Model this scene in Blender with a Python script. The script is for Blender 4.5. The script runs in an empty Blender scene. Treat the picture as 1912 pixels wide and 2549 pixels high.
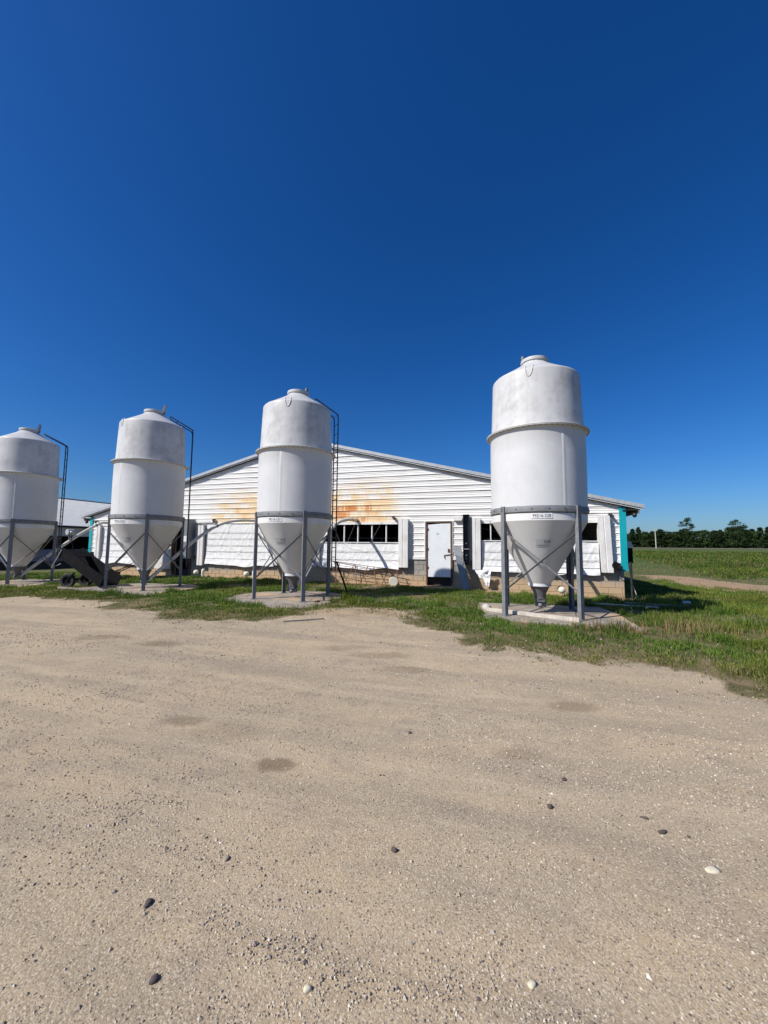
import bpy, bmesh, math, random
import numpy as np
from mathutils import Vector, Matrix

random.seed(7); RNG = np.random.default_rng(11)
R_ = math.radians
SC = bpy.context.scene
COL = SC.collection

# ------------------------------------------------------------------ camera
PITCH, ROLL, FPX = R_(4.9137), R_(0.5211), 987.08
cam_d = bpy.data.cameras.new('camera'); cam = bpy.data.objects.new('camera', cam_d); COL.objects.link(cam)
cam_d.sensor_fit = 'HORIZONTAL'; cam_d.sensor_width = 36.0; cam_d.lens = FPX / 1912 * 36
cam_d.clip_start = 0.05; cam_d.clip_end = 6000
_fw = Vector((0, math.cos(PITCH), math.sin(PITCH))); _up = Vector((0, -math.sin(PITCH), math.cos(PITCH))); _rt = Vector((1, 0, 0))
_r2 = _rt * math.cos(ROLL) + _up * math.sin(ROLL); _u2 = -_rt * math.sin(ROLL) + _up * math.cos(ROLL)
cam.matrix_world = Matrix((( _r2.x, _u2.x, -_fw.x, 0), (_r2.y, _u2.y, -_fw.y, 0), (_r2.z, _u2.z, -_fw.z, 1.6), (0, 0, 0, 1)))
SC.camera = cam

# ------------------------------------------------------------------ sky and sun
SUN_EL, SUN_BEAR = R_(42.7), R_(242.3)        # bearing clockwise from +Y
world = bpy.data.worlds.new('World'); SC.world = world; world.use_nodes = True
wt = world.node_tree; wt.nodes.clear()
wo = wt.nodes.new('ShaderNodeOutputWorld'); wb = wt.nodes.new('ShaderNodeBackground'); ws = wt.nodes.new('ShaderNodeTexSky')
ws.sky_type = 'NISHITA'; ws.sun_disc = False; ws.sun_elevation = SUN_EL; ws.sun_rotation = SUN_BEAR
ws.altitude = 0; ws.air_density = 1.1; ws.dust_density = 0.8; ws.ozone_density = 9.0
wh = wt.nodes.new('ShaderNodeHueSaturation'); wh.inputs['Saturation'].default_value = 1.2
wg = wt.nodes.new('ShaderNodeMix'); wg.data_type = 'RGBA'; wg.blend_type = 'MULTIPLY'; wg.inputs[0].default_value = 1.0; wg.inputs[7].default_value = (0.887, 1.0, 1.163, 1)   # camera white balance of the clear sky
wk = wt.nodes.new('ShaderNodeGamma'); wk.inputs['Gamma'].default_value = 1.1
wb.inputs['Strength'].default_value = 0.063
wt.links.new(ws.outputs['Color'], wh.inputs['Color']); wt.links.new(wh.outputs['Color'], wg.inputs[6]); wt.links.new(wg.outputs[2], wk.inputs['Color']); wt.links.new(wk.outputs['Color'], wb.inputs['Color']); wt.links.new(wb.outputs[0], wo.inputs[0])
sd = bpy.data.lights.new('sun', 'SUN'); sun = bpy.data.objects.new('sun', sd); COL.objects.link(sun)
sd.energy = 5.0; sd.angle = R_(0.53); sd.color = (1.0, 0.955, 0.89)
_sv = Vector((math.sin(SUN_BEAR) * math.cos(SUN_EL), math.cos(SUN_BEAR) * math.cos(SUN_EL), math.sin(SUN_EL)))
sun.rotation_euler = _sv.to_track_quat('Z', 'Y').to_euler()
SC.view_settings.view_transform = 'Standard'; SC.view_settings.look = 'None'
SC.view_settings.exposure = 0.23; SC.view_settings.gamma = 1.0
SC.view_settings.use_curve_mapping = False
SC.cycles.max_bounces = 8
SC.cycles.use_denoising = True

# ------------------------------------------------------------------ material helpers
class NT:
    def __init__(s, name):
        s.m = bpy.data.materials.new(name); s.m.use_nodes = True; s.t = s.m.node_tree; s.t.nodes.clear()
        s.out = s.n('ShaderNodeOutputMaterial'); s.p = s.n('ShaderNodeBsdfPrincipled'); s.l(s.p.outputs[0], s.out.inputs[0])
    def n(s, typ, **kw):
        x = s.t.nodes.new(typ)
        for k, v in kw.items(): setattr(x, k, v)
        return x
    def l(s, a, b): s.t.links.new(a, b)
    def setin(s, sock, v):
        if isinstance(v, bpy.types.NodeSocket): s.l(v, sock)
        else: sock.default_value = v
    def math(s, op, a, b=None, c=None, clamp=False):
        x = s.n('ShaderNodeMath', operation=op); x.use_clamp = clamp
        s.setin(x.inputs[0], a)
        if b is not None: s.setin(x.inputs[1], b)
        if c is not None: s.setin(x.inputs[2], c)
        return x.outputs[0]
    def ss(s, v, a, b, lo=0.0, hi=1.0):
        x = s.n('ShaderNodeMapRange', interpolation_type='SMOOTHSTEP'); s.setin(x.inputs[0], v)
        x.inputs[1].default_value = a; x.inputs[2].default_value = b; x.inputs[3].default_value = lo; x.inputs[4].default_value = hi
        return x.outputs[0]
    def mix(s, f, a, b, mode='MIX'):
        x = s.n('ShaderNodeMix', data_type='RGBA', blend_type=mode); s.setin(x.inputs[0], f)
        s.setin(x.inputs[6], a if isinstance(a, bpy.types.NodeSocket) else (*a, 1)); s.setin(x.inputs[7], b if isinstance(b, bpy.types.NodeSocket) else (*b, 1))
        return x.outputs[2]
    def noise(s, vec, scale, detail=4, rough=0.55, col=False):
        x = s.n('ShaderNodeTexNoise'); s.setin(x.inputs['Scale'], scale); x.inputs['Detail'].default_value = detail; x.inputs['Roughness'].default_value = rough
        if vec is not None: s.l(vec, x.inputs['Vector'])
        return x.outputs['Color' if col else 'Fac']
    def vor(s, vec, scale, out='Distance', feature='F1'):
        x = s.n('ShaderNodeTexVoronoi', feature=feature); x.inputs['Scale'].default_value = scale
        if vec is not None: s.l(vec, x.inputs['Vector'])
        return x.outputs[out]
    def coord(s, which='Object', obj=None):
        x = s.n('ShaderNodeTexCoord')
        if obj is not None: x.object = obj
        return x.outputs[which]
    def mapping(s, vec, scale=(1, 1, 1), loc=(0, 0, 0)):
        x = s.n('ShaderNodeMapping'); s.l(vec, x.inputs[0]); x.inputs['Scale'].default_value = scale; x.inputs['Location'].default_value = loc
        return x.outputs[0]
    def sep(s, vec):
        x = s.n('ShaderNodeSeparateXYZ'); s.l(vec, x.inputs[0]); return x.outputs
    def bump(s, h, strength, dist):
        x = s.n('ShaderNodeBump'); x.inputs['Strength'].default_value = strength; x.inputs['Distance'].default_value = dist
        s.l(h, x.inputs['Height']); s.l(x.outputs[0], s.p.inputs['Normal'])
    def col(s, v): s.setin(s.p.inputs['Base Color'], v if isinstance(v, bpy.types.NodeSocket) else (*v, 1))
    def rough(s, v): s.setin(s.p.inputs['Roughness'], v)
    def metal(s, v): s.p.inputs['Metallic'].default_value = v
    def spec(s, v): s.p.inputs['Specular IOR Level'].default_value = v

def simple(name, c, rough=0.6, metal=0.0, var=0.25, scale=6.0, dirt=None, dirt_amt=0.5, bump=0.0, spec=0.4):
    """plain coloured material with large and small tone variation and optional dirt patches"""
    t = NT(name); v = t.coord('Object')
    big = t.noise(v, scale, 5, 0.6); small = t.noise(v, scale * 9, 3, 0.6)
    f = t.math('ADD', t.math('MULTIPLY', big, 0.7), t.math('MULTIPLY', small, 0.3))
    k = t.ss(f, 0.3, 0.7, 1 - var, 1 + var)
    cc = t.n('ShaderNodeRGB'); cc.outputs[0].default_value = (*c, 1)
    vm = t.n('ShaderNodeVectorMath', operation='SCALE'); t.l(cc.outputs[0], vm.inputs[0]); t.l(k, vm.inputs['Scale'])
    o = vm.outputs[0]
    if dirt is not None:
        d = t.ss(t.noise(t.mapping(v, (1, 1, 0.35)), scale * 1.7, 6, 0.65), 0.5, 0.72, 0, dirt_amt)
        o = t.mix(d, o, dirt)
    t.col(o); t.rough(t.ss(small, 0.3, 0.7, max(rough - 0.1, 0.02), min(rough + 0.1, 1))); t.metal(metal); t.spec(spec)
    if bump: t.bump(small, bump, 0.01)
    return t.m

M = {}
M['galv'] = simple('galvanised steel', (0.18, 0.185, 0.19), 0.6, 0.08, 0.22, 9, dirt=(0.16, 0.15, 0.14), dirt_amt=0.5)
M['galv_pale'] = simple('pale steel sheet', (0.42, 0.44, 0.45), 0.5, 0.2, 0.12, 5, dirt=(0.3, 0.28, 0.25), dirt_amt=0.4)
M['ladder'] = simple('dark painted ladder steel', (0.035, 0.038, 0.05), 0.5, 0.3, 0.3, 6)
M['bolt'] = simple('dark bolt', (0.05, 0.05, 0.055), 0.5, 0.6, 0.2, 20)
M['boot'] = simple('grey plastic boot', (0.1, 0.1, 0.105), 0.45, 0, 0.3, 12, dirt=(0.22, 0.2, 0.17), dirt_amt=0.5)
M['white_trim'] = simple('white painted trim', (0.76, 0.75, 0.73), 0.55, 0, 0.06, 4, dirt=(0.5, 0.42, 0.33), dirt_amt=0.35)
M['closure'] = simple('weathered white sheet metal', (0.7, 0.685, 0.66), 0.5, 0, 0.08, 3, dirt=(0.5, 0.43, 0.36), dirt_amt=0.55)
M['door'] = simple('white door paint', (0.72, 0.745, 0.76), 0.5, 0, 0.04, 2.5, dirt=(0.55, 0.52, 0.45), dirt_amt=0.3)
M['old_door'] = simple('stained white door', (0.66, 0.63, 0.58), 0.6, 0, 0.1, 3, dirt=(0.3, 0.2, 0.12), dirt_amt=0.9)
M['frame_wood'] = simple('brown frame wood', (0.11, 0.06, 0.04), 0.75, 0, 0.4, 8, dirt=(0.25, 0.12, 0.07), dirt_amt=0.6)
M['teal'] = simple('teal metal trim', (0.005, 0.33, 0.38), 0.42, 0, 0.06, 3, dirt=(0.03, 0.25, 0.28), dirt_amt=0.3)
M['dark_box'] = simple('dark cabinet', (0.03, 0.03, 0.032), 0.5, 0.2, 0.3, 6, dirt=(0.08, 0.07, 0.06), dirt_amt=0.5)
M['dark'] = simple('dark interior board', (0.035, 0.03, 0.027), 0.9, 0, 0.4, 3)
M['grey_box'] = simple('grey cabinet paint', (0.2, 0.215, 0.23), 0.45, 0.1, 0.1, 4, dirt=(0.12, 0.11, 0.1), dirt_amt=0.4)
M['pvc'] = simple('white pvc', (0.66, 0.65, 0.6), 0.4, 0, 0.08, 7, dirt=(0.42, 0.36, 0.27), dirt_amt=0.5)
M['pvc_old'] = simple('weathered auger tube', (0.66, 0.64, 0.58), 0.45, 0, 0.1, 5, dirt=(0.36, 0.28, 0.19), dirt_amt=0.55)
M['rust'] = simple('rusty steel', (0.13, 0.055, 0.03), 0.85, 0.1, 0.45, 10, dirt=(0.24, 0.11, 0.05), dirt_amt=0.6)
M['black'] = simple('black painted steel', (0.008, 0.008, 0.009), 0.75, 0.0, 0.3, 5, dirt=(0.02, 0.018, 0.016), dirt_amt=0.5, spec=0.1)
M['tyre'] = simple('old rubber tyre', (0.03, 0.03, 0.03), 0.85, 0, 0.35, 15, dirt=(0.12, 0.1, 0.08), dirt_amt=0.5)
M['wood_pale'] = simple('bleached timber', (0.5, 0.45, 0.38), 0.8, 0, 0.2, 7, dirt=(0.28, 0.24, 0.2), dirt_amt=0.5, bump=0.2)
M['wood_grey'] = simple('weathered timber', (0.22, 0.19, 0.16), 0.85, 0, 0.3, 8, bump=0.3)
M['stone_dark'] = simple('dark stone', (0.085, 0.065, 0.06), 0.75, 0, 0.3, 30, bump=0.3)
M['stone_pale'] = simple('pale stone', (0.58, 0.52, 0.38), 0.75, 0, 0.12, 30, bump=0.2)
M['stone_tan'] = simple('tan stone', (0.3, 0.25, 0.19), 0.8, 0, 0.2, 30, bump=0.3)
M['rope'] = simple('old cord', (0.16, 0.15, 0.14), 0.9, 0, 0.2, 20)
M['ink'] = simple('black print', (0.012, 0.012, 0.013), 0.6, 0, 0.1, 10)
M['plate'] = simple('white number plate', (0.7, 0.7, 0.7), 0.45, 0, 0.04, 10)
M['tag'] = simple('grey white tag', (0.52, 0.52, 0.52), 0.5, 0, 0.06, 12)
M['tag_print'] = simple('grey print', (0.18, 0.18, 0.18), 0.6, 0, 0.2, 20)
M['bucket'] = simple('cream plastic', (0.66, 0.63, 0.52), 0.5, 0, 0.06, 8, dirt=(0.4, 0.34, 0.25), dirt_amt=0.5)
M['trunk'] = simple('tree bark', (0.09, 0.075, 0.06), 0.9, 0, 0.3, 3)
M['pole'] = simple('pale utility pole', (0.42, 0.39, 0.35), 0.8, 0, 0.15, 1)
M['far_roof'] = simple('dull metal roof', (0.3, 0.315, 0.325), 0.55, 0.1, 0.12, 1.5)
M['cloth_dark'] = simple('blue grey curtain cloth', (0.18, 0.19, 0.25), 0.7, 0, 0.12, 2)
M['chunk'] = simple('broken concrete', (0.45, 0.42, 0.37), 0.85, 0, 0.15, 12, dirt=(0.3, 0.25, 0.2), dirt_amt=0.5, bump=0.3)

def fibreglass(name, grime, base=(0.57, 0.575, 0.58)):
    t = NT(name); v = t.coord('Object'); z = t.sep(v)[2]
    blot = t.noise(v, 1.9, 7, 0.68); streak = t.noise(t.mapping(v, (7, 7, 0.45)), 1.0, 5, 0.65); fine = t.noise(v, 22, 4, 0.6)
    f = t.math('ADD', t.math('MULTIPLY', blot, 0.72), t.math('MULTIPLY', streak, 0.28))
    g = t.ss(f, 0.44, 0.66, 0, grime)
    rim = t.math('MULTIPLY', t.ss(t.math('ADD', z, t.math('MULTIPLY', t.math('SUBTRACT', streak, 0.5), 0.9)), 5.0, 5.55), 0.45 * grime); g = t.math('MAXIMUM', g, rim)
    c = t.mix(g, base, (0.36, 0.355, 0.34))
    c = t.mix(t.ss(fine, 0.62, 0.78, 0, 0.35 * grime), c, (0.3, 0.29, 0.27))
    chalk = t.ss(t.noise(v, 3.1, 5, 0.6), 0.55, 0.7, 0, 0.3)
    c = t.mix(chalk, c, (0.66, 0.665, 0.67))
    t.col(c); t.rough(0.45); t.spec(0.3)
    t.bump(t.noise(v, 5, 3, 0.5), 0.05, 0.03)
    return t.m
M['frp'] = fibreglass('white fibreglass', 0.2, (0.58, 0.58, 0.575))
M['frp_top'] = fibreglass('grimy white fibreglass', 0.75, (0.56, 0.557, 0.545))
M['frp_cone'] = fibreglass('fibreglass cone', 0.25, (0.68, 0.665, 0.635))
M['frp_ring'] = fibreglass('fibreglass flange', 0.7, (0.58, 0.56, 0.5))

# ------------------------------------------------------------------ mesh helpers
class MB:
    def __init__(s): s.v = []; s.f = []; s.sm = []
    def add(s, vs, fs, smooth=False):
        b = len(s.v); s.v += [tuple(x) for x in vs]; s.f += [tuple(i + b for i in q) for q in fs]; s.sm += [smooth] * len(fs); return s
    def box(s, x0, x1, y0, y1, z0, z1, mtx=None):
        vs = [Vector((x, y, z)) for z in (z0, z1) for x, y in ((x0, y0), (x1, y0), (x1, y1), (x0, y1))]
        if mtx: vs = [mtx @ v for v in vs]
        return s.add(vs, [(3, 2, 1, 0), (4, 5, 6, 7), (0, 1, 5, 4), (1, 2, 6, 5), (2, 3, 7, 6), (3, 0, 4, 7)])
    def bar(s, a, b, w, h, upv=(0, 0, 1)):
        """box beam between two points"""
        a, b = Vector(a), Vector(b); d = b - a; L = d.length; d.normalize(); up = Vector(upv)
        if abs(d.dot(up)) > 0.98: up = Vector((1, 0, 0))
        r = d.cross(up).normalized(); u = r.cross(d)
        m = Matrix(((r.x, d.x, u.x, a.x), (r.y, d.y, u.y, a.y), (r.z, d.z, u.z, a.z), (0, 0, 0, 1)))
        return s.box(-w / 2, w / 2, 0, L, -h / 2, h / 2, m)
    def tube(s, pts, r, n=10, cap=True, smooth=True):
        pts = [Vector(p) for p in pts]; rs = r if isinstance(r, (list, tuple)) else [r] * len(pts)
        vs = []; prev = None
        for i, p in enumerate(pts):
            d = (pts[min(i + 1, len(pts) - 1)] - pts[max(i - 1, 0)]).normalized()
            if prev is None:
                up = Vector((0, 0, 1)) if abs(d.z) < 0.9 else Vector((1, 0, 0)); x = d.cross(up).normalized()
            else:
                x = (prev - d * prev.dot(d)).normalized()
            prev = x; y = d.cross(x)
            for k in range(n):
                a = 2 * math.pi * k / n; vs.append(p + (x * math.cos(a) + y * math.sin(a)) * rs[i])
        fs = [(i * n + k, i * n + (k + 1) % n, (i + 1) * n + (k + 1) % n, (i + 1) * n + k) for i in range(len(pts) - 1) for k in range(n)]
        s.add(vs, fs, smooth)
        if cap:
            s.add(vs[:n], [tuple(range(n))[::-1]]); s.add(vs[-n:], [tuple(range(n))])
        return s
    def lathe(s, prof, n=48, smooth=True, cx=0, cy=0, jit=None):
        vs = []
        for r, z in prof:
            for k in range(n):
                a = 2 * math.pi * k / n; vs.append((cx + r * math.cos(a), cy + r * math.sin(a), z))
        fs = [(i * n + k, i * n + (k + 1) % n, (i + 1) * n + (k + 1) % n, (i + 1) * n + k) for i in range(len(prof) - 1) for k in range(n)]
        return s.add(vs, fs, smooth)
    def ball(s, c, r, seg=14, rings=8, sc=(1, 1, 1)):
        vs = []; fs = []
        for i in range(rings + 1):
            t = math.pi * i / rings
            for k in range(seg):
                a = 2 * math.pi * k / seg
                vs.append((c[0] + r * sc[0] * math.sin(t) * math.cos(a), c[1] + r * sc[1] * math.sin(t) * math.sin(a), c[2] + r * sc[2] * math.cos(t)))
        for i in range(rings):
            for k in range(seg): fs.append((i * seg + k, (i + 1) * seg + k, (i + 1) * seg + (k + 1) % seg, i * seg + (k + 1) % seg))
        return s.add(vs, fs, True)
    def mesh(s, name, mat=None, sharp=35):
        me = bpy.data.meshes.new(name); me.from_pydata(s.v, [], s.f)
        me.polygons.foreach_set('use_smooth', s.sm)
        if mat is not None: me.materials.append(M[mat] if isinstance(mat, str) else mat)
        me.validate(); me.update()
        if any(s.sm): me.set_sharp_from_angle(angle=R_(sharp))
        return me
    def build(s, name, mat, parent=None, bevel=0):
        o = link(name, s.mesh(name, mat), parent)
        if bevel:
            b = o.modifiers.new('bevel', 'BEVEL'); b.width = bevel; b.segments = 2; b.limit_method = 'ANGLE'
        return o

def link(name, data, parent=None, loc=None):
    o = bpy.data.objects.new(name, data); COL.objects.link(o)
    if parent is not None: o.parent = parent
    if loc is not None: o.location = loc
    return o
def tag(o, label=None, cat=None, group=None, kind=None):
    if label: o['label'] = label
    if cat: o['category'] = cat
    if group: o['group'] = group
    if kind: o['kind'] = kind
    return o
def thing(name, label, cat, loc=(0, 0, 0), rz=0, group=None):
    o = bpy.data.objects.new(name, None); COL.objects.link(o); o.empty_display_size = 0.2
    o.location = loc; o.rotation_euler = (0, 0, rz); return tag(o, label, cat, group)

def text_mesh(body):
    cu = bpy.data.curves.new('lettering', 'FONT'); cu.body = body; cu.size = 1.0; cu.align_x = 'LEFT'; cu.resolution_u = 4
    ob = bpy.data.objects.new('lettering', cu); COL.objects.link(ob)
    dg = bpy.context.evaluated_depsgraph_get(); me = bpy.data.meshes.new_from_object(ob.evaluated_get(dg))
    bm = bmesh.new(); bm.from_mesh(me); bmesh.ops.triangulate(bm, faces=bm.faces[:]); bmesh.ops.subdivide_edges(bm, edges=[e for e in bm.edges if e.calc_length() > 0.15], cuts=2)
    bmesh.ops.triangulate(bm, faces=bm.faces[:])
    vs = np.array([v.co[:] for v in bm.verts]); fs = [tuple(v.index for v in f.verts) for f in bm.faces]; bm.free()
    bpy.data.objects.remove(ob); bpy.data.curves.remove(cu); bpy.data.meshes.remove(me)
    mn = vs.min(0); mx = vs.max(0)
    vs[:, 0] = (vs[:, 0] - mn[0]) / (mx[0] - mn[0]) - 0.5; vs[:, 1] = (vs[:, 1] - mn[1]) / (mx[1] - mn[1]) - 0.5
    return vs, fs      # unit box centred on 0

# ------------------------------------------------------------------ layout data
YAW = R_(-17.2156)
UX = np.array([math.cos(YAW), math.sin(YAW)]); UY = np.array([-math.sin(YAW), math.cos(YAW)])
LC = np.array([-14.9729, 20.3906])
BW = 24.04
def WB(u, y=0.0):
    q = LC + UX * u + UY * y; return float(q[0]), float(q[1])
BINS = {'528': (3.67, 9.418, 0.096, -1.34), '527': (-2.629, 11.647, 0.113, -0.45), '526': (-8.071, 13.542, 0.138, 2.2), '525': (-14.345, 15.679, 0.077, 1.9)}

# noise on numpy arrays
def vnoise(x, y, seed=0):
    xi = np.floor(x).astype(np.int64); yi = np.floor(y).astype(np.int64); fx = x - xi; fy = y - yi
    fx = fx * fx * (3 - 2 * fx); fy = fy * fy * (3 - 2 * fy)
    def h(a, b):
        n = (a * 374761393 + b * 668265263 + seed * 1442695041) & 0xFFFFFFFF
        n = ((n ^ (n >> 13)) * 1274126177) & 0xFFFFFFFF
        return ((n ^ (n >> 16)) & 0xFFFF) / 65535.0
    return (h(xi, yi) * (1 - fx) + h(xi + 1, yi) * fx) * (1 - fy) + (h(xi, yi + 1) * (1 - fx) + h(xi + 1, yi + 1) * fx) * fy
def fbm(x, y, seed=0, oct=4):
    a = 0.5; s = np.zeros_like(x, dtype=float); t = 0
    for i in range(oct): s += a * vnoise(x * 2 ** i, y * 2 ** i, seed + i * 17); t += a; a *= 0.5
    return s / t
def sstep(v, a, b):
    t = np.clip((v - a) / (b - a), 0, 1); return t * t * (3 - 2 * t)

# gravel yard outline (world metres): inside is gravel
EDGE = [(-60, 27.5), (-22, 15.3), (-14, 12.2), (-10.14, 10.75), (-7.96, 10.24), (-6.15, 9.29), (-4.59, 8.41), (-3.44, 7.98), (-2.47, 7.80), (-1.93, 8.14), (-1.3, 8.89), (-0.72, 9.2), (0.12, 8.38), (0.64, 7.73), (0.85, 6.85), (1.26, 6.39), (2.19, 5.95), (2.97, 5.53), (3.47, 5.34), (3.8, 4.99), (3.95, 4.47), (4.05, 4.1), (4.4, 2.5), (5.2, 0), (7, -40), (-60, -40)]
EP = np.array(EDGE)
def edge_sd(x, y):
    """signed distance to the gravel outline, positive on the grass side"""
    x = np.asarray(x, float); y = np.asarray(y, float)
    d2 = np.full(x.shape, 1e18); inside = np.zeros(x.shape, bool)
    for i in range(len(EP)):
        a = EP[i]; b = EP[(i + 1) % len(EP)]; ab = b - a
        t = np.clip(((x - a[0]) * ab[0] + (y - a[1]) * ab[1]) / (ab @ ab), 0, 1)
        d2 = np.minimum(d2, (x - a[0] - t * ab[0]) ** 2 + (y - a[1] - t * ab[1]) ** 2)
        c = ((a[1] > y) != (b[1] > y)) & (x < (b[0] - a[0]) * (y - a[1]) / (b[1] - a[1] + 1e-12) + a[0])
        inside ^= c
    d = np.sqrt(d2); return np.where(inside, -d, d)
PADS = {'528': [(2.16, 8.66), (4.86, 7.58), (5.42, 9.15), (5.56, 10.35), (2.6, 11.0), (2.3, 9.8)],
        '527': [(-4.5, 10.95), (-3.6, 10.25), (-2.55, 9.62), (-1.8, 9.78), (-1.4, 10.6), (-1.12, 11.9), (-1.5, 12.9), (-2.3, 13.2), (-3.9, 12.95), (-4.35, 12.1)],
        '526': [(-10.3, 13.0), (-7.4, 11.62), (-6.88, 11.42), (-6.3, 13.6), (-6.7, 14.7), (-9.2, 15.1), (-9.85, 13.9)],
        '525': [(-15.8, 14.9), (-12.95, 13.55), (-12.5, 15.7), (-13.2, 17.1), (-15.3, 16.9)]}
def poly_sd(P, x, y):
    P = np.array(P, float); d2 = np.full(x.shape, 1e18); inside = np.zeros(x.shape, bool)
    for i in range(len(P)):
        a = P[i]; b = P[(i + 1) % len(P)]; ab = b - a
        t = np.clip(((x - a[0]) * ab[0] + (y - a[1]) * ab[1]) / (ab @ ab), 0, 1)
        d2 = np.minimum(d2, (x - a[0] - t * ab[0]) ** 2 + (y - a[1] - t * ab[1]) ** 2)
        inside ^= ((a[1] > y) != (b[1] > y)) & (x < (b[0] - a[0]) * (y - a[1]) / (b[1] - a[1] + 1e-12) + a[0])
    d = np.sqrt(d2); return np.where(inside, -d, d)
TRACK = [(60, 33), (32, 20.8), (20.5, 18.0), (17.6, 19.2), (18.6, 24.5), (16.2, 25.5), (14.0, 20.0), (13.2, 15.4), (14.8, 13.4), (30, 13.8), (62, 26)]

CTRL = np.array([(0, 0, 0), (0, 5, 0), (-8, 6, 0), (4, 3, 0), (-20, 8, 0), (-15, 12, 0.0), (-8, 11.4, 0.10), (-10.3, 13.0, 0.10), (-2.6, 9.6, 0.085), (-4.5, 10.9, 0.085), (-1.3, 10.5, 0.085), (3.5, 7.9, 0.065), (2.1, 8.7, 0.065), (4.9, 7.5, 0.06), (5.5, 9.2, 0.06), (-13, 13.6, 0.05), (6, 6, 0.0),
                 (*WB(0, -0.2), 0.09), (*WB(7.4, -0.2), 0.14), (*WB(12, -0.2), 0.14), (*WB(16.3, -0.2), 0.12), (*WB(18.0, -0.3), 0.14), (*WB(21.7, -0.2), -0.01), (*WB(24.2, -0.2), -0.07),
                 (11, 12, -0.1), (14, 18, -0.1), (10, 20, -0.12), (20, 22, -0.08), (-22, 20, 0.02), (-24, 26, -0.15), (-16, 24, 0.0), (8.5, 9, -0.06), (0, -12, 0), (18, 8, -0.08)])
def gz(x, y):
    x = np.asarray(x, float); y = np.asarray(y, float); sw = np.zeros(x.shape); sz = np.zeros(x.shape)
    for cx, cy, cz in CTRL:
        w = 1.0 / ((x - cx) ** 2 + (y - cy) ** 2 + 0.6) ** 1.6; sw += w; sz += w * cz
    z = sz / sw
    far = np.maximum(np.hypot(x, y) - 30, 0)
    z = z + np.where((y > 0), np.minimum(far * 0.0072, 2.05), 0.0) * sstep(y + np.abs(x) * 0.2, 5, 40)
    return z
def gzf(x, y): return float(gz(np.array([x]), np.array([y]))[0])

def masks(x, y):
    sdv = edge_sd(x, y)
    n = fbm(x * 1.1, y * 1.1, 3, 4) - 0.5; n2 = fbm(x * 4.5, y * 4.5, 9, 3) - 0.5
    s = sdv + n * 1.5 + n2 * 0.9
    g = np.maximum(sstep(s, -0.05, 0.5), 0.10 * sstep(s, -0.75, 0.0) * (n2 > 0.08))
    # worn bare ground where people walk to the door
    dx, dy = x - (-0.4), y - 9.2
    bite = sstep(1.15 - np.hypot(dx * 0.62, dy * 0.95) + n * 0.9, 0.0, 0.7)
    g = g * (1 - 0.85 * bite)
    # barn foot and footprint
    lu = (x - LC[0]) * UX[0] + (y - LC[1]) * UX[1]; lv = (x - LC[0]) * UY[0] + (y - LC[1]) * UY[1]
    foot = ((lu > -0.1) & (lu < BW + 0.1) & (lv > -0.05))
    near = sstep(0.75 + n * 0.9 + n2 * 0.4 + lv + np.where((lu > 15.5) & (lu < 19.8), 0.35, 0), 0, 0.35) * ((lu > -0.6) & (lu < BW + 0.6) & (lv < 0.3))
    g = np.where(foot, 0, g * (1 - near))
    for P in PADS.values(): g = g * (poly_sd(P, x, y) > -0.04 + n2 * 0.35)
    tr = sstep(-poly_sd(TRACK, x, y) + n * 1.6, -0.3, 0.6)
    dirt = np.clip(np.maximum(near, np.maximum(tr * 0.75, bite * 0.5)), 0, 1)
    return g * (1 - 0.85 * tr), dirt, sdv, tr

# ------------------------------------------------------------------ ground sheet
def axis(lo, hi, step, far, grow=1.16):
    a = list(np.arange(lo, hi, step)); s = step; x = a[-1]
    while x < far: s *= grow; x += s; a.append(x)
    s = step; x = lo; pre = []
    while x > -far: s *= grow; x -= s; pre.append(x)
    return np.array(pre[::-1] + a)
gx = axis(-20, 17, 0.13, 2500); gy = axis(1, 21, 0.13, 2500)
XX, YY = np.meshgrid(gx, gy); xf, yf = XX.ravel(), YY.ravel()
gm, dm, sdm, trm = masks(xf, yf)
zf = gz(xf, yf)
def ruts(x, y):
    al = x * UX[0] + y * UX[1]; ac = x * UY[0] + y * UY[1]
    return ((fbm(al * 0.16, ac * 1.5, 91, 3) - 0.5) * 0.058 + (fbm(al * 0.5, ac * 5.0, 95, 3) - 0.5) * 0.022) * sstep(-edge_sd(x, y), -0.3, 0.8) * (np.hypot(x, y) < 40)
zf = zf + (fbm(xf * 0.7, yf * 0.7, 5, 3) - 0.5) * 0.05 * (np.hypot(xf, yf) < 60) + (fbm(xf * 3.1, yf * 3.1, 6, 3) - 0.5) * 0.022 * (np.hypot(xf, yf) < 30) + ruts(xf, yf)
nx, ny = len(gx), len(gy)
idx = np.arange(nx * ny).reshape(ny, nx)
quads = np.stack([idx[:-1, :-1], idx[:-1, 1:], idx[1:, 1:], idx[1:, :-1]], -1).reshape(-1, 4)
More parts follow.
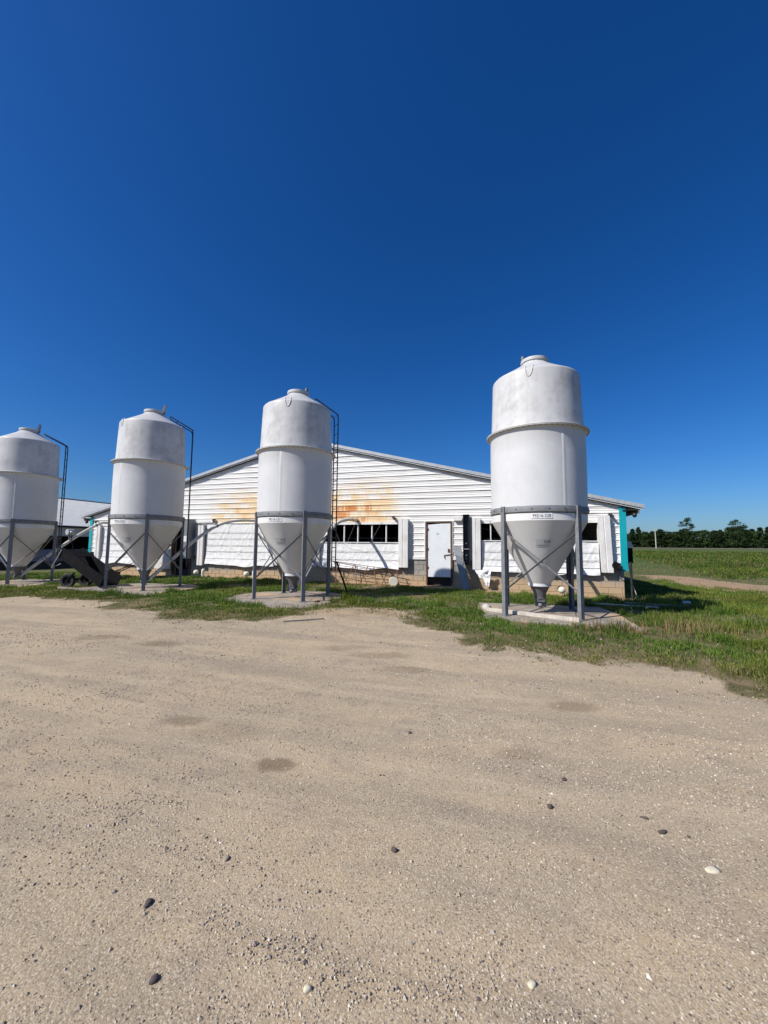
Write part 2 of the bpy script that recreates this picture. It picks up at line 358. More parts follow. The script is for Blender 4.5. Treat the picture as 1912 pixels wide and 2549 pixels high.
def np_mesh(name, verts, faces_list, cols=None, smooth=False, mat=None):
    """faces_list: list of (n,k) int arrays"""
    me = bpy.data.meshes.new(name); me.vertices.add(len(verts)); me.vertices.foreach_set('co', np.asarray(verts, np.float32).ravel())
    li = np.concatenate([f.ravel() for f in faces_list]).astype(np.int32)
    tot = np.concatenate([np.full(len(f), f.shape[1], np.int32) for f in faces_list]); st = np.concatenate([[0], np.cumsum(tot)[:-1]]).astype(np.int32)
    me.loops.add(len(li)); me.loops.foreach_set('vertex_index', li)
    me.polygons.add(len(tot)); me.polygons.foreach_set('loop_start', st); me.polygons.foreach_set('loop_total', tot)
    me.polygons.foreach_set('use_smooth', np.full(len(tot), smooth))
    for k, arr in (cols or {}).items():
        if arr.ndim == 1:
            a = me.attributes.new(k, 'FLOAT', 'POINT'); a.data.foreach_set('value', arr.astype(np.float32))
        else:
            a = me.attributes.new(k, 'FLOAT_COLOR', 'POINT'); a.data.foreach_set('color', np.concatenate([arr, np.ones((len(arr), 1))], 1).astype(np.float32).ravel())
    if mat is not None: me.materials.append(mat)
    me.update(calc_edges=True); return me

t = NT('gravel soil and turf ground'); P = t.n('ShaderNodeNewGeometry').outputs['Position']
at = lambda nm: (lambda a: (setattr(a, 'attribute_name', nm), a.outputs['Fac'])[1])(t.n('ShaderNodeAttribute'))
gA, dA = at('grass_cover'), at('bare_dirt')
big = t.noise(P, 0.35, 5, 0.6); mid = t.noise(P, 2.2, 5, 0.65); fine = t.noise(P, 120, 3, 0.7); mid2 = t.noise(t.mapping(P, (0.35, 1.6, 1), (3, 7, 0)), 1.5, 5, 0.6)
vc = t.vor(P, 170, 'Color'); vd = t.vor(P, 170, 'Distance'); vc2 = t.vor(P, 75, 'Color'); vd2 = t.vor(P, 75, 'Distance')
vr = t.n('ShaderNodeVectorRotate', rotation_type='Z_AXIS'); t.l(P, vr.inputs['Vector']); vr.inputs['Angle'].default_value = 0.30
band = t.noise(t.mapping(vr.outputs[0], (0.16, 1.5, 1)), 1.0, 6, 0.68); band2 = t.noise(t.mapping(vr.outputs[0], (0.4, 3.2, 1), (5, 9, 0)), 1.0, 5, 0.65)
gcol = t.mix(t.ss(big, 0.35, 0.65), (0.385, 0.30, 0.195), (0.33, 0.268, 0.185))
gcol = t.mix(t.ss(mid2, 0.42, 0.66, 0, 0.75), gcol, (0.43, 0.325, 0.205))
gcol = t.mix(t.ss(mid, 0.48, 0.7, 0, 0.75), gcol, (0.27, 0.215, 0.155))
gcol = t.mix(t.ss(band, 0.45, 0.66, 0, 0.7), gcol, (0.26, 0.21, 0.15))
gcol = t.mix(t.ss(band2, 0.5, 0.68, 0, 0.6), gcol, (0.46, 0.36, 0.24))
sp = t.sep(vc)
gcol = t.mix(t.ss(sp[0], 0.66, 0.95, 0, 0.5), gcol, (0.6, 0.52, 0.4))
gcol = t.mix(t.ss(sp[1], 0.66, 0.95, 0, 0.55), gcol, (0.15, 0.12, 0.095))
sp2 = t.sep(vc2)
gcol = t.mix(t.math('MULTIPLY', t.ss(sp2[0], 0.84, 0.92, 0, 0.55), t.ss(vd2, 0.4, 0.28)), gcol, (0.55, 0.48, 0.37))
gcol = t.mix(t.math('MULTIPLY', t.ss(sp2[1], 0.86, 0.93, 0, 0.85), t.ss(vd2, 0.4, 0.28)), gcol, (0.09, 0.075, 0.065))
# damp and oil stains of their own shape
sx = t.sep(P); st = None
for (cx, cy, rx, ry, am) in ((-0.78, 3.07, 0.16, 0.11, 0.75), (-1.78, 3.73, 0.2, 0.1, 0.5), (-1.35, 3.55, 0.3, 0.2, 0.25), (1.07, 3.19, 0.2, 0.12, 0.35), (1.92, 4.12, 0.28, 0.12, 0.5), (-4.7, 6.74, 0.5, 0.2, 0.55), (-3.51, 6.33, 0.4, 0.18, 0.6), (-0.04, 5.92, 0.5, 0.16, 0.45), (0.25, 5.3, 0.4, 0.15, 0.35), (2.3, 2.2, 0.3, 0.2, 0.3), (-0.6, 6.3, 0.5, 0.14, 0.35)):
    ex = t.math('DIVIDE', t.math('SUBTRACT', sx[0], cx), rx); ey = t.math('DIVIDE', t.math('SUBTRACT', sx[1], cy), ry)
    r = t.math('SQRT', t.math('ADD', t.math('MULTIPLY', ex, ex), t.math('MULTIPLY', ey, ey)))
    r = t.math('ADD', r, t.math('MULTIPLY', t.math('SUBTRACT', t.noise(P, 7, 4, 0.6), 0.5), 1.1))
    e = t.ss(r, 1.25, 0.5, 0, am); st = e if st is None else t.math('MAXIMUM', st, e)
gcol = t.mix(st, gcol, (0.155, 0.115, 0.07))
dirtc = t.mix(t.ss(mid, 0.35, 0.65), (0.36, 0.235, 0.13), (0.27, 0.2, 0.135))
dirtc = t.mix(t.ss(fine, 0.55, 0.75, 0, 0.5), dirtc, (0.14, 0.1, 0.07))
turf = t.mix(t.ss(mid, 0.35, 0.7), (0.085, 0.08, 0.033), (0.205, 0.155, 0.09))
far = t.mix(t.ss(t.noise(t.mapping(P, (0.05, 0.14, 1)), 1.0, 6, 0.65), 0.35, 0.65), (0.045, 0.09, 0.018), (0.10, 0.115, 0.04))
dist = t.n('ShaderNodeVectorMath', operation='LENGTH'); t.l(P, dist.inputs[0])
turf = t.mix(t.ss(dist.outputs['Value'], 18, 45), turf, far)
edge = t.ss(t.math('ADD', gA, t.math('MULTIPLY', t.math('SUBTRACT', t.noise(P, 7, 6, 0.75), 0.5), 1.3)), 0.25, 0.85)
c = t.mix(t.ss(t.math('ADD', dA, t.math('MULTIPLY', t.math('SUBTRACT', mid, 0.5), 0.8)), 0.3, 0.7), gcol, dirtc)
c = t.mix(edge, c, turf)
t.col(c); t.rough(0.95); t.spec(0.15)
hgt = t.math('ADD', t.math('ADD', t.math('MULTIPLY', vd, -0.35), t.math('MULTIPLY', vd2, -0.5)), t.math('ADD', t.math('MULTIPLY', fine, 0.7), t.math('MULTIPLY', mid, 0.5)))
t.bump(hgt, 0.6, 0.006)
M['ground'] = t.m
gverts = np.stack([xf, yf, zf], 1)
gobj = link('ground', np_mesh('ground', gverts, [quads], {'grass_cover': gm, 'bare_dirt': dm}, True, M['ground'])); tag(gobj, kind='structure')
from_grid_z = lambda x, y: gz(x, y) + (fbm(x * 0.7, y * 0.7, 5, 3) - 0.5) * 0.05 * (np.hypot(x, y) < 60) + (fbm(x * 3.1, y * 3.1, 6, 3) - 0.5) * 0.022 * (np.hypot(x, y) < 30) + ruts(x, y)
def GZ(x, y): return float(from_grid_z(np.array([float(x)]), np.array([float(y)]))[0])

# pale farm road in front of the far trees
def far_pt(d, bear): return (d * math.sin(bear), d * math.cos(bear))
mb = MB(); pts = []
for i in range(40):
    b = R_(8 + i * 1.6); p0 = far_pt(262 / math.cos(b - R_(36)), b); p1 = far_pt(276 / math.cos(b - R_(36)), b)
    pts += [(p0[0], p0[1], GZ(*p0) + 0.1), (p1[0], p1[1], GZ(*p1) + 0.3)]
mb.add(pts, [(2 * i, 2 * i + 2, 2 * i + 3, 2 * i + 1) for i in range(39)])
M['far_road'] = simple('pale sand road', (0.2, 0.165, 0.13), 0.95, 0, 0.2, 0.2)
tag(mb.build('farm_road', 'far_road'), kind='structure')

# ------------------------------------------------------------------ barn
barn = thing('barn', 'long white metal-sided barn with rust stains, teal corner trim and block foundation', 'barn', (LC[0], LC[1], 0), YAW)

t = NT('white ribbed siding'); v = t.coord('Object', barn); s3 = t.sep(v)
row = t.math('FLOOR', t.math('DIVIDE', t.math('SUBTRACT', s3[2], 2.557), 0.2286))
def cvec(a, b, cc=0.0):
    x = t.n('ShaderNodeCombineXYZ'); t.setin(x.inputs[0], a); t.setin(x.inputs[1], b); t.setin(x.inputs[2], cc); return x.outputs[0]
cell = t.math('FLOOR', t.math('DIVIDE', s3[0], 0.31)); wn = t.n('ShaderNodeTexWhiteNoise'); t.l(cvec(cell, row), wn.inputs['Vector'])
low = t.noise(cvec(t.math('MULTIPLY', s3[0], 0.9), t.math('MULTIPLY', row, 0.83)), 1.0, 4, 0.6)
vst = t.noise(cvec(t.math('MULTIPLY', s3[0], 22), t.math('MULTIPLY', s3[2], 1.2), row), 1.0, 4, 0.75)
hst = t.noise(cvec(t.math('MULTIPLY', s3[0], 2.0), t.math('MULTIPLY', s3[2], 60)), 1.0, 3, 0.7)
def lobe(c0, w): return t.ss(t.math('ABSOLUTE', t.math('SUBTRACT', s3[0], c0)), w, w * 0.35)
envu = t.math('MAXIMUM', t.math('MAXIMUM', lobe(14.2, 2.7), t.math('MULTIPLY', lobe(9.6, 2.9), 0.75)), t.math('MULTIPLY', lobe(12, 1.8), 0.5))
envz = t.math('MULTIPLY', t.ss(s3[2], 4.75, 2.75), t.ss(s3[2], 2.5, 2.56))
act = t.math('MULTIPLY', envu, envz)
r = t.math('ADD', t.math('ADD', t.math('MULTIPLY', wn.outputs[0], 0.16), t.math('MULTIPLY', low, 1.0)), t.math('MULTIPLY', vst, 0.75))
rm = t.math('MULTIPLY', t.math('SUBTRACT', r, 0.73), act)
light = t.ss(rm, 0.0, 0.18); deep = t.ss(t.math('ADD', rm, t.math('MULTIPLY', t.math('SUBTRACT', hst, 0.5), 0.12)), 0.2, 0.42)
base = t.mix(t.ss(t.noise(v, 0.9, 5, 0.6), 0.4, 0.7, 0, 0.6), (0.78, 0.765, 0.735), (0.7, 0.68, 0.64))
base = t.mix(t.ss(t.noise(cvec(t.math('MULTIPLY', s3[0], 9), t.math('MULTIPLY', s3[2], 1.3)), 1, 5, 0.7), 0.58, 0.78, 0, 0.4), base, (0.55, 0.51, 0.45))
c = t.mix(t.math('MULTIPLY', light, 0.75), base, (0.8, 0.55, 0.25)); c = t.mix(t.math('MULTIPLY', deep, 0.92), c, (0.58, 0.19, 0.04))
t.col(c); t.rough(0.55); t.spec(0.3); M['siding'] = t.m

ROOF_A, ROOF_S = 6.02, 0.25
def roof_z(u): return ROOF_A - ROOF_S * abs(u - BW / 2)
PITCHZ = 0.2286
PROF = [(0.000, 0.0), (0.000, -0.028), (0.026, -0.030), (0.044, -0.004), (0.092, -0.002), (0.100, -0.011), (0.112, -0.011), (0.120, -0.002), (0.160, -0.002), (0.168, -0.011), (0.180, -0.011), (0.188, -0.002), (0.2286, 0.0)]
sid_cache = {}
def siding(u0, u1, z0, clip=False, htop=None, wob=None):
    h = PITCHZ if htop is None else htop
    vs = []; rows = []
    for dz, dy in PROF:
        if dz > h + 1e-6: break
        z = z0 + dz; a, b = u0, u1
        if clip:
            w = (ROOF_A - z) / ROOF_S; a = max(a, BW / 2 - w); b = min(b, BW / 2 + w)
            if b - a < 0.02: break
        rows.append((a, b, z, dy))
    if len(rows) < 2: return None
    m = MB(); vs = []; n = max(2, int((u1 - u0) / 1.2) + 1)
    for a, b, z, dy in rows:
        for i in range(n):
            x = a + (b - a) * i / (n - 1)
            vs.append((x, dy + 0.004 * math.sin(x * 2.1 + z0 * 7) - 0.002, z + (0.005 * math.sin(x * 0.9 + z0 * 11) if i not in (0, n - 1) else 0)))
    fs = [(j * n + i, j * n + i + 1, (j + 1) * n + i + 1, (j + 1) * n + i) for j in range(len(rows) - 1) for i in range(n - 1)]
    return m.add(vs, fs).build('siding_panel', 'siding', barn)
z = 2.557
while z < ROOF_A: siding(0.0, BW, z, True); z += PITCHZ
PIERS = [(0.06, 0.455), (11.0, 12.75), (16.74, 17.34), (18.40, 19.12), (23.64, 23.96), (6.3, 6.8), (4.55, 4.62)]
for (a, b) in PIERS:
    for k in range(6): siding(a, b, 2.557 - (k + 1) * PITCHZ, False, PITCHZ if k else PITCHZ)
    MB().box(a - 0.012, b + 0.012, -0.034, -0.004, 1.105, 1.183).build('sill_trim', 'white_trim', barn)
    for e in (a, b): MB().box(e - 0.022, e + 0.012, -0.04, 0.0, 1.184, 2.556).build('edge_trim', 'white_trim', barn)

# structural core behind the siding: openings stay open
DOOR = (17.40, 18.345); DARKDOOR = (5.27, 6.27)
WINS = [(0.80, 4.30), (7.15, 10.75), (13.02, 16.32), (19.43, 23.30)]
core = MB()
opens = sorted([(a, b, 1.09, 2.5) for a, b in WINS] + [(DOOR[0], DOOR[1], -0.4, 2.515), (DARKDOOR[0], DARKDOOR[1], -0.4, 2.47)])
x = 0.02
for (a, b, z0, z1) in opens:
    core.box(x, a, 0.012, 0.16, 1.09, 2.56)
    x = b
core.box(x, BW - 0.02, 0.012, 0.16, 1.09, 2.56)
for (a, b, z0, z1) in opens: core.box(a, b, 0.012, 0.16, z1, 2.56)
core.build('wall_core', 'white_trim', barn)
g = MB(); n = 2
g.add([(0.02, 0.014, 2.56), (BW - 0.02, 0.014, 2.56), (BW - 0.02, 0.014, roof_z(BW) - 0.02), (BW / 2, 0.014, ROOF_A - 0.02), (0.02, 0.014, roof_z(0) - 0.02),
       (0.02, 0.1, 2.56), (BW - 0.02, 0.1, 2.56), (BW - 0.02, 0.1, roof_z(BW) - 0.02), (BW / 2, 0.1, ROOF_A - 0.02), (0.02, 0.1, roof_z(0) - 0.02)],
      [(0, 1, 2, 3, 4), (9, 8, 7, 6, 5)]).build('gable_core', 'dark', barn)
LEN = 62.0
MB().box(0.0, 0.14, 0.17, LEN, -0.6, 3.105).build('side_wall', 'white_trim', barn)
MB().box(BW - 0.14, BW, 0.17, LEN, -0.6, 3.105).build('side_wall', 'white_trim', barn)
g = MB(); g.add([(0, LEN, -0.6), (BW, LEN, -0.6), (BW, LEN, 3.11), (BW / 2, LEN, 6.115), (0, LEN, 3.11)], [(0, 1, 2, 3, 4)]).build('end_wall', 'dark', barn)
MB().box(0.15, BW - 0.15, 0.2, LEN - 0.05, -0.5, 0.42).build('slab_floor', 'dark', barn)
# roof sheets, rake and eaves
for s in (0, 1):
    m = MB(); ue = -0.62 if s == 0 else BW + 0.62; ze = roof_z(0) - 0.62 * 0.25
    for top in (0.0, 0.035):
        pass
    m.add([(BW / 2, -0.16, ROOF_A + 0.10), (ue, -0.16, ze + 0.10), (ue, LEN, ze + 0.10), (BW / 2, LEN, ROOF_A + 0.10),
           (BW / 2, -0.16, ROOF_A + 0.15), (ue, -0.16, ze + 0.15), (ue, LEN, ze + 0.15), (BW / 2, LEN, ROOF_A + 0.15)],
          [(0, 1, 2, 3), (7, 6, 5, 4), (0, 4, 5, 1), (1, 5, 6, 2), (2, 6, 7, 3), (3, 7, 4, 0)])
    m.build('roof_sheet', 'galv_pale', barn)
    def rake(name, y0, y1, d0, d1, mat, uu=ue):
        q = MB(); zc, zee = ROOF_A, roof_z(0) + (-0.25) * (0.62 if uu is ue else 0.0)
        q.add([(BW / 2, y0, zc + d0), (uu, y0, zee + d0), (uu, y0, zee + d1), (BW / 2, y0, zc + d1), (BW / 2, y1, zc + d0), (uu, y1, zee + d0), (uu, y1, zee + d1), (BW / 2, y1, zc + d1)],
              [(0, 1, 2, 3), (7, 6, 5, 4), (0, 4, 5, 1), (1, 5, 6, 2), (2, 6, 7, 3), (3, 7, 4, 0)])
        q.build(name, mat, barn)
    rake('rake_trim', -0.19, -0.165, 0.055, 0.175, 'galv_pale')
    rake('rake_board', -0.155, -0.125, 0.005, 0.045, 'white_trim')
    rake('rake_fillet', -0.12, -0.03, -0.012, 0.09, 'dark', 0.0 if s == 0 else BW)
    sgn = -1 if s == 0 else 1; e = 0 if s == 0 else BW
    MB().box(min(e, e + sgn * 0.5), max(e, e + sgn * 0.5), -0.1, LEN, 2.86, 2.885).build('soffit', 'dark', barn)
    MB().box(min(e + sgn * 0.46, e + sgn * 0.5), max(e + sgn * 0.46, e + sgn * 0.5), -0.12, LEN, 2.76, 2.90).build('fascia_board', 'wood_grey', barn)
    MB().ball((e + sgn * 0.36, -0.06, 2.70), 0.07, sc=(1, 1, 1.15)).build('eave_lamp', 'dark_box', barn)

# concrete block foundation
t = NT('stained concrete block'); v = t.coord('Object', barn); s3 = t.sep(v)
oi = t.n('ShaderNodeObjectInfo').outputs['Random']
c = t.mix(oi, (0.33, 0.315, 0.28), (0.25, 0.24, 0.215))
c = t.mix(t.ss(t.noise(v, 2.5, 5, 0.65), 0.45, 0.7, 0, 0.7), c, (0.4, 0.36, 0.29))
hz = t.math('ADD', s3[2], t.math('MULTIPLY', t.math('SUBTRACT', t.noise(t.mapping(v, (1.2, 1.2, 0.6)), 1.3, 5, 0.65), 0.5), 0.75))
c = t.mix(t.ss(hz, 0.72, 0.3, 0, 0.85), c, (0.47, 0.335, 0.195))
c = t.mix(t.ss(t.noise(t.mapping(v, (3, 3, 0.8)), 2.0, 5, 0.7), 0.6, 0.76, 0, 0.45), c, (0.16, 0.105, 0.06))
t.col(c); t.rough(0.9); t.spec(0.2); t.bump(t.noise(v, 60, 4, 0.7), 0.35, 0.006); M['block'] = t.m
found = MB()
x = 0.0
for (a, b) in (DARKDOOR, DOOR): found.box(x, a, 0.022, 0.2, -0.6, 1.088); x = b
found.box(x, BW, 0.022, 0.2, -0.6, 1.088)
foundation = found.build('block_wall', M['block'], barn)
bl_meshes = {}
def block_mesh(L):
    k = round(L, 2)
    if k not in bl_meshes:
        m = MB(); b = 0.006; h = 0.1935; x0, x1 = 0.005, L - 0.005
        m.add([(x0, 0, 0), (x1, 0, 0), (x1, 0, h), (x0, 0, h), (x0 + b, -0.009, b), (x1 - b, -0.009, b), (x1 - b, -0.009, h - b), (x0 + b, -0.009, h - b)],
              [(4, 5, 6, 7), (0, 1, 5, 4), (1, 2, 6, 5), (2, 3, 7, 6), (3, 0, 4, 7)])
        bl_meshes[k] = m.mesh('concrete_block', M['block'])
    return bl_meshes[k]
for ci in range(6):
    z0 = 1.10 - 0.2032 * (ci + 1); x = 0.0 if ci % 2 == 0 else -0.2032
    while x < BW:
        a, b = max(x, 0.0), min(x + 0.4064, BW)
        for (d0, d1) in (DARKDOOR, DOOR):
            if a < d1 and b > d0:
                if a < d0: b = min(b, d0)
                elif b > d1: a = max(a, d1)
                else: a = b
        hidden = ci < 2 and any(a > w0 - 0.1 and b < w1 + 0.1 for w0, w1 in WINS)
        if b - a > 0.06 and not hidden:
            o = link('concrete_block', block_mesh(b - a), foundation, (a, 0.0205 - random.uniform(0, 0.004), z0))
        x += 0.4064
    
# corner trims
def trim(u0, u1, z0, z1):
    m = MB(); m.box(u0, u1, -0.06, -0.036, z0, z1); return m
def teal(u0, u1, segs):
    for z0, z1 in segs: trim(u0, u1, z0, z1 - 0.004).build('corner_trim', 'teal', barn, 0.004)
teal(23.945, 24.15, [(0.83, 2.52), (2.52, 2.985)]); teal(-0.12, 0.055, [(0.82, 1.34), (1.36, 2.4), (2.4, 2.96)])
# corner post and downpipe at the right
MB().tube([(BW + 0.2, -0.02, -0.2), (BW + 0.2, -0.02, 1.15)], 0.035, 10).build('corner_pipe', 'dark_box', barn)

# doors
MB().box(DOOR[0] - 0.02, DOOR[0] + 0.03, -0.05, 0.1, 0.2, 2.54).build('door_jamb', 'frame_wood', barn)
MB().box(DOOR[1] - 0.03, DOOR[1] + 0.04, -0.05, 0.1, 0.2, 2.54).build('door_jamb', 'frame_wood', barn)
MB().box(DOOR[0] + 0.031, DOOR[1] - 0.031, -0.045, 0.1, 2.505, 2.54).build('door_head', 'frame_wood', barn)
m = MB(); d0, d1 = DOOR[0] + 0.035, DOOR[1] - 0.035
m.add([(d0, -0.02, 0.455), (d1, -0.02, 0.462), (d1, -0.02, 2.495), (d0, -0.02, 2.43), (d0, 0.025, 0.455), (d1, 0.025, 0.462), (d1, 0.025, 2.495), (d0, 0.025, 2.43)],
      [(0, 1, 2, 3), (7, 6, 5, 4), (0, 4, 5, 1), (1, 5, 6, 2), (2, 6, 7, 3), (3, 7, 4, 0)])
door = tag(m.build('door', 'door', barn, 0.004), 'white door marked 1A with a sliding latch')
m = MB(); m.tube([(d1 - 0.24, -0.045, 1.28), (d1 + 0.1, -0.045, 1.32)], 0.012, 8); m.tube([(d1 - 0.235, -0.045, 1.285), (d1 - 0.22, -0.05, 1.16)], 0.012, 8); m.build('latch', 'rust', door)
m = MB(); m.box(d1 - 0.1, d1 - 0.04, -0.05, -0.021, 1.4, 1.52, Matrix.Rotation(0, 4, 'Y')); m.build('handle', 'frame_wood', door)
for hz_ in (0.75, 1.45, 2.2): MB().box(d0 - 0.03, d0 + 0.05, -0.032, -0.0205, hz_, hz_ + 0.09).build('hinge', 'rust', door)
vs, fs = text_mesh('1A'); vs2 = [(d0 + 0.40 + p[0] * 0.085, -0.0225, 2.08 + p[1] * 0.085) for p in vs]
MB().add(vs2, fs).build('lettering', 'ink', door)
# open doorway at the left with its door swung flat against the wall
MB().box(DARKDOOR[1] - 0.03, DARKDOOR[1] + 0.05, -0.05, 0.1, 0.2, 2.5).build('door_jamb', 'frame_wood', barn)
MB().box(DARKDOOR[0] - 0.03, DARKDOOR[0] + 0.03, -0.03, 0.1, 0.2, 2.5).build('door_jamb', 'frame_wood', barn)
MB().box(4.30, 5.24, -0.12, -0.075, 0.44, 2.46).build('open_door', 'old_door', barn, 0.004)
for x in (5.6, 5.95): MB().box(x, x + 0.03, 0.5, 0.53, 0.44, 2.2).build('pen_post', 'galv', barn)

# window headers, studs, interior rails
for wi, (a, b) in enumerate(WINS):
    MB().box(a - 0.05, b + 0.05, -0.03, 0.01, 2.462, 2.553).build('window_header', 'white_trim', barn)
    x = a + 0.32
    while x < b - 0.1:
        MB().box(x, x + 0.04, 0.03, 0.12, 1.09, 2.499).build('window_stud', 'white_trim', barn); x += 0.6
    m = MB()
    for zz in (1.45, 1.75, 1.95): m.bar((a, 1.6, zz), (b, 1.6, zz), 0.03, 0.03)
    x = a + 0.2
    while x < b: m.bar((x, 1.6, 0.42), (x, 1.6, 1.95), 0.03, 0.03); x += 0.62
    m.build('pen_rail', 'galv', barn)

# curtains
t = NT('white curtain cloth'); v = t.coord('Object')
c = t.mix(t.ss(t.noise(v, 2.2, 5, 0.65), 0.5, 0.75, 0, 0.4), (0.74, 0.74, 0.735), (0.62, 0.6, 0.56))
c = t.mix(t.ss(t.noise(v, 34, 2, 0.5), 0.74, 0.8, 0, 0.35), c, (0.3, 0.26, 0.2))
t.col(c); t.rough(0.55); t.spec(0.3); M['curtain'] = t.m
def curtain(a, b, ztop, zbot, seed, cords, sag=0.05):
    n, mrow = int((b - a) / 0.035), 44
    uu = np.linspace(a, b, n); tt = np.linspace(0, 1, mrow); U, T = np.meshgrid(uu, tt)
    zb = zbot + sag * (vnoise(uu * 1.6, uu * 0, seed) - 0.5) * 2 - 0.03 * np.sin((uu - a) / (b - a) * np.pi)
    Z = ztop + (zb[None, :] - ztop) * T
    w = (fbm(U * 5 + Z * 2.2, Z * 0.9, seed, 4) - 0.5) * 0.034 + (fbm(U * 11 - Z * 6, Z * 1.6, seed + 5, 3) - 0.5) * 0.022
    diag = np.abs(fbm(U * 2.3 + Z * 1.9, U * 0.4 - Z * 0.8, seed + 9, 3) - 0.5); w += -0.014 * np.exp(-(diag / 0.03) ** 2)
    Y = -0.055 - np.abs(w) * 1.2 - T ** 3 * 0.05 - (fbm(U * 3, Z * 6, seed + 3, 3)) * 0.05 * sstep(T, 0.75, 1.0)
    vs = np.stack([U.ravel(), Y.ravel(), Z.ravel()], 1); ix = np.arange(n * mrow).reshape(mrow, n)
    q = np.stack([ix[:-1, :-1], ix[1:, :-1], ix[1:, 1:], ix[:-1, 1:]], -1).reshape(-1, 4)
    o = link('curtain', np_mesh('curtain', vs, [q], None, True, M['curtain']), barn)
    for zc in cords:
        MB().tube([(a + (b - a) * i / 12, -0.105 + 0.004 * math.sin(i * 2.2 + seed), zc - 0.006 * math.sin(i / 12 * math.pi)) for i in range(13)], 0.0065, 6).build('cord', 'rope', o)
    MB().tube([(a + 0.02, -0.085, ztop), (b - 0.02, -0.085, ztop)], 0.014, 8).build('curtain_rod', 'white_trim', o)
    return o
cA = curtain(0.79, 4.32, 2.50, 0.66, 1, (2.33, 1.98, 1.62, 1.27, 0.95))
cB = curtain(7.20, 10.78, 2.56, 0.70, 2, (2.16, 1.88, 1.58, 1.30, 0.98))
cC = curtain(12.98, 16.32, 1.735, 0.72, 3, (1.39, 1.06))
cD = curtain(19.45, 23.30, 1.83, 0.72, 4, (1.46, 1.17, 0.92))
for (o, pts_) in ((cC, [(13.45, 13.85), (14.5, 14.15), (15.6, 15.15)]), (cD, [(19.75, 19.76), (22.55, 22.5), (22.72, 22.62)])):
    for (u_top, u_bot) in pts_:
        MB().tube([(u_top, -0.05, 2.55), (u_bot, -0.09, 1.72 if o is cC else 1.82)], 0.006, 6).build('lift_cord', 'rope', o)
        
# end closures of the curtains: tall folded sheet boxes
def closure(a, b, z0, z1, tilt=0.0):
    m = MB(); w = b - a
    prof = [(a, -0.04), (a, -0.20), (a + w * 0.40, -0.205), (a + w * 0.43, -0.19), (a + w * 0.50, -0.19), (a + w * 0.53, -0.205), (b, -0.20), (b, -0.04)]
    vs = [(x + (tilt * (z1 - z) / (z1 - z0)), y, z) for z in (z0, z1) for x, y in prof]; n = len(prof)
    fs = [(i, i + 1, n + i + 1, n + i) for i in range(n - 1)] + [tuple(range(n, 2 * n)), tuple(range(n))[::-1]]
    return m.add(vs, fs).build('curtain_closure', 'closure', barn)
closure(0.48, 0.79, 0.62, 2.5); closure(6.82, 7.12, 0.66, 2.47); closure(10.80, 11.02, 0.75, 2.6); closure(12.72, 12.96, 0.75, 2.6)
closure(16.33, 16.70, 0.79, 2.66); closure(19.13, 19.42, 0.78, 2.66); closure(23.29, 23.63, 0.79, 2.68, 0.06)

# control cabinets
def cabinet(u0, u1, z0, z1, depth, mat, open_front):
    y0 = -0.06 - depth
    if open_front:
        m = MB(); w = 0.015
        m.box(u0, u0 + w, y0, -0.06, z0, z1); m.box(u1 - w, u1, y0, -0.06, z0, z1); m.box(u0 + w, u1 - w, y0, -0.06, z0, z0 + w); m.box(u0 + w, u1 - w, y0, -0.06, z1 - w, z1)
        m.box(u0 + w, u1 - w, -0.075, -0.062, z0 + w, z1 - w)
        cab = m.build('control_cabinet', mat, barn)
        MB().box(u0 + w, u1 - w, y0 + 0.02, -0.076, z0 + 0.56, z0 + 0.58).build('shelf', 'galv_pale', cab)
        for (zz, hh, nm) in ((0.75, 0.05, 'switch'), (0.3, 0.08, 'switch'), (0.2, 0.03, 'switch')):
            MB().box(u0 + 0.07, u0 + 0.13, -0.12, -0.077, z0 + zz, z0 + zz + hh).build(nm, 'white_trim', cab)
        MB().tube([(u1 - 0.05, -0.1, z0 + 0.8), (u1 - 0.05, -0.1, z1 - 0.25)], 0.012, 6).build('conduit', 'galv', cab)
        for zz in (0.1, 0.38, 0.46): MB().tube([(u0 + 0.06, -0.09, z0 + zz), (u1 - 0.06, -0.09, z0 + zz)], 0.02, 8).build('relay', 'grey_box', cab)
    else:
        cab = MB().box(u0, u1, y0, -0.06, z0, z1).build('control_cabinet', mat, barn, 0.006)
    return cab
tag(cabinet(18.80, 19.03, 0.95, 2.79, 0.22, 'dark_box', True), 'tall open black control cabinet')
cb = tag(cabinet(6.26, 6.55, 0.95, 2.74, 0.42, 'grey_box', False), 'tall closed grey control cabinet')
MB().box(6.30, 6.46, -0.483, -0.481, 1.72, 1.98).build('notice', 'plate', cb)
MB().box(18.45, 18.75, -0.14, -0.04, 2.575, 2.70).build('junction_box', 'closure', barn)
MB().box(6.66, 7.55, -0.13, -0.05, 2.60, 2.72).build('lamp_channel', 'white_trim', barn)
# winches with crank handles and small motor hoods
def winch(u, z, sgn=1):
    m = MB(); m.tube([(u, -0.02, z), (u, -0.22, z)], 0.12, 16); m.tube([(u, -0.1, z), (u + sgn * 0.16, -0.18, z - 0.1)], 0.085, 12); w = m.build('curtain_winch', 'black', barn)
    MB().tube([(u + sgn * 0.12, -0.24, z - 0.14), (u + sgn * 0.02, -0.26, z - 0.36), (u + sgn * 0.2, -0.27, z - 0.5)], 0.014, 8).build('crank', 'black', w)
winch(23.76, 1.03, 1); winch(0.33, 1.06, 1)
for (u, z) in ((23.62, 2.70), (16.05, 2.70), (0.33, 2.70), (7.55, 2.69)):
    m = MB(); m.box(u, u + 0.1, -0.16, -0.04, z, z + 0.06, Matrix.Translation((0, 0, 0))); m.tube([(u + 0.05, -0.17, z + 0.02), (u + 0.13, -0.19, z - 0.06)], 0.045, 10)
    m.build('pulley', 'dark_box', barn)
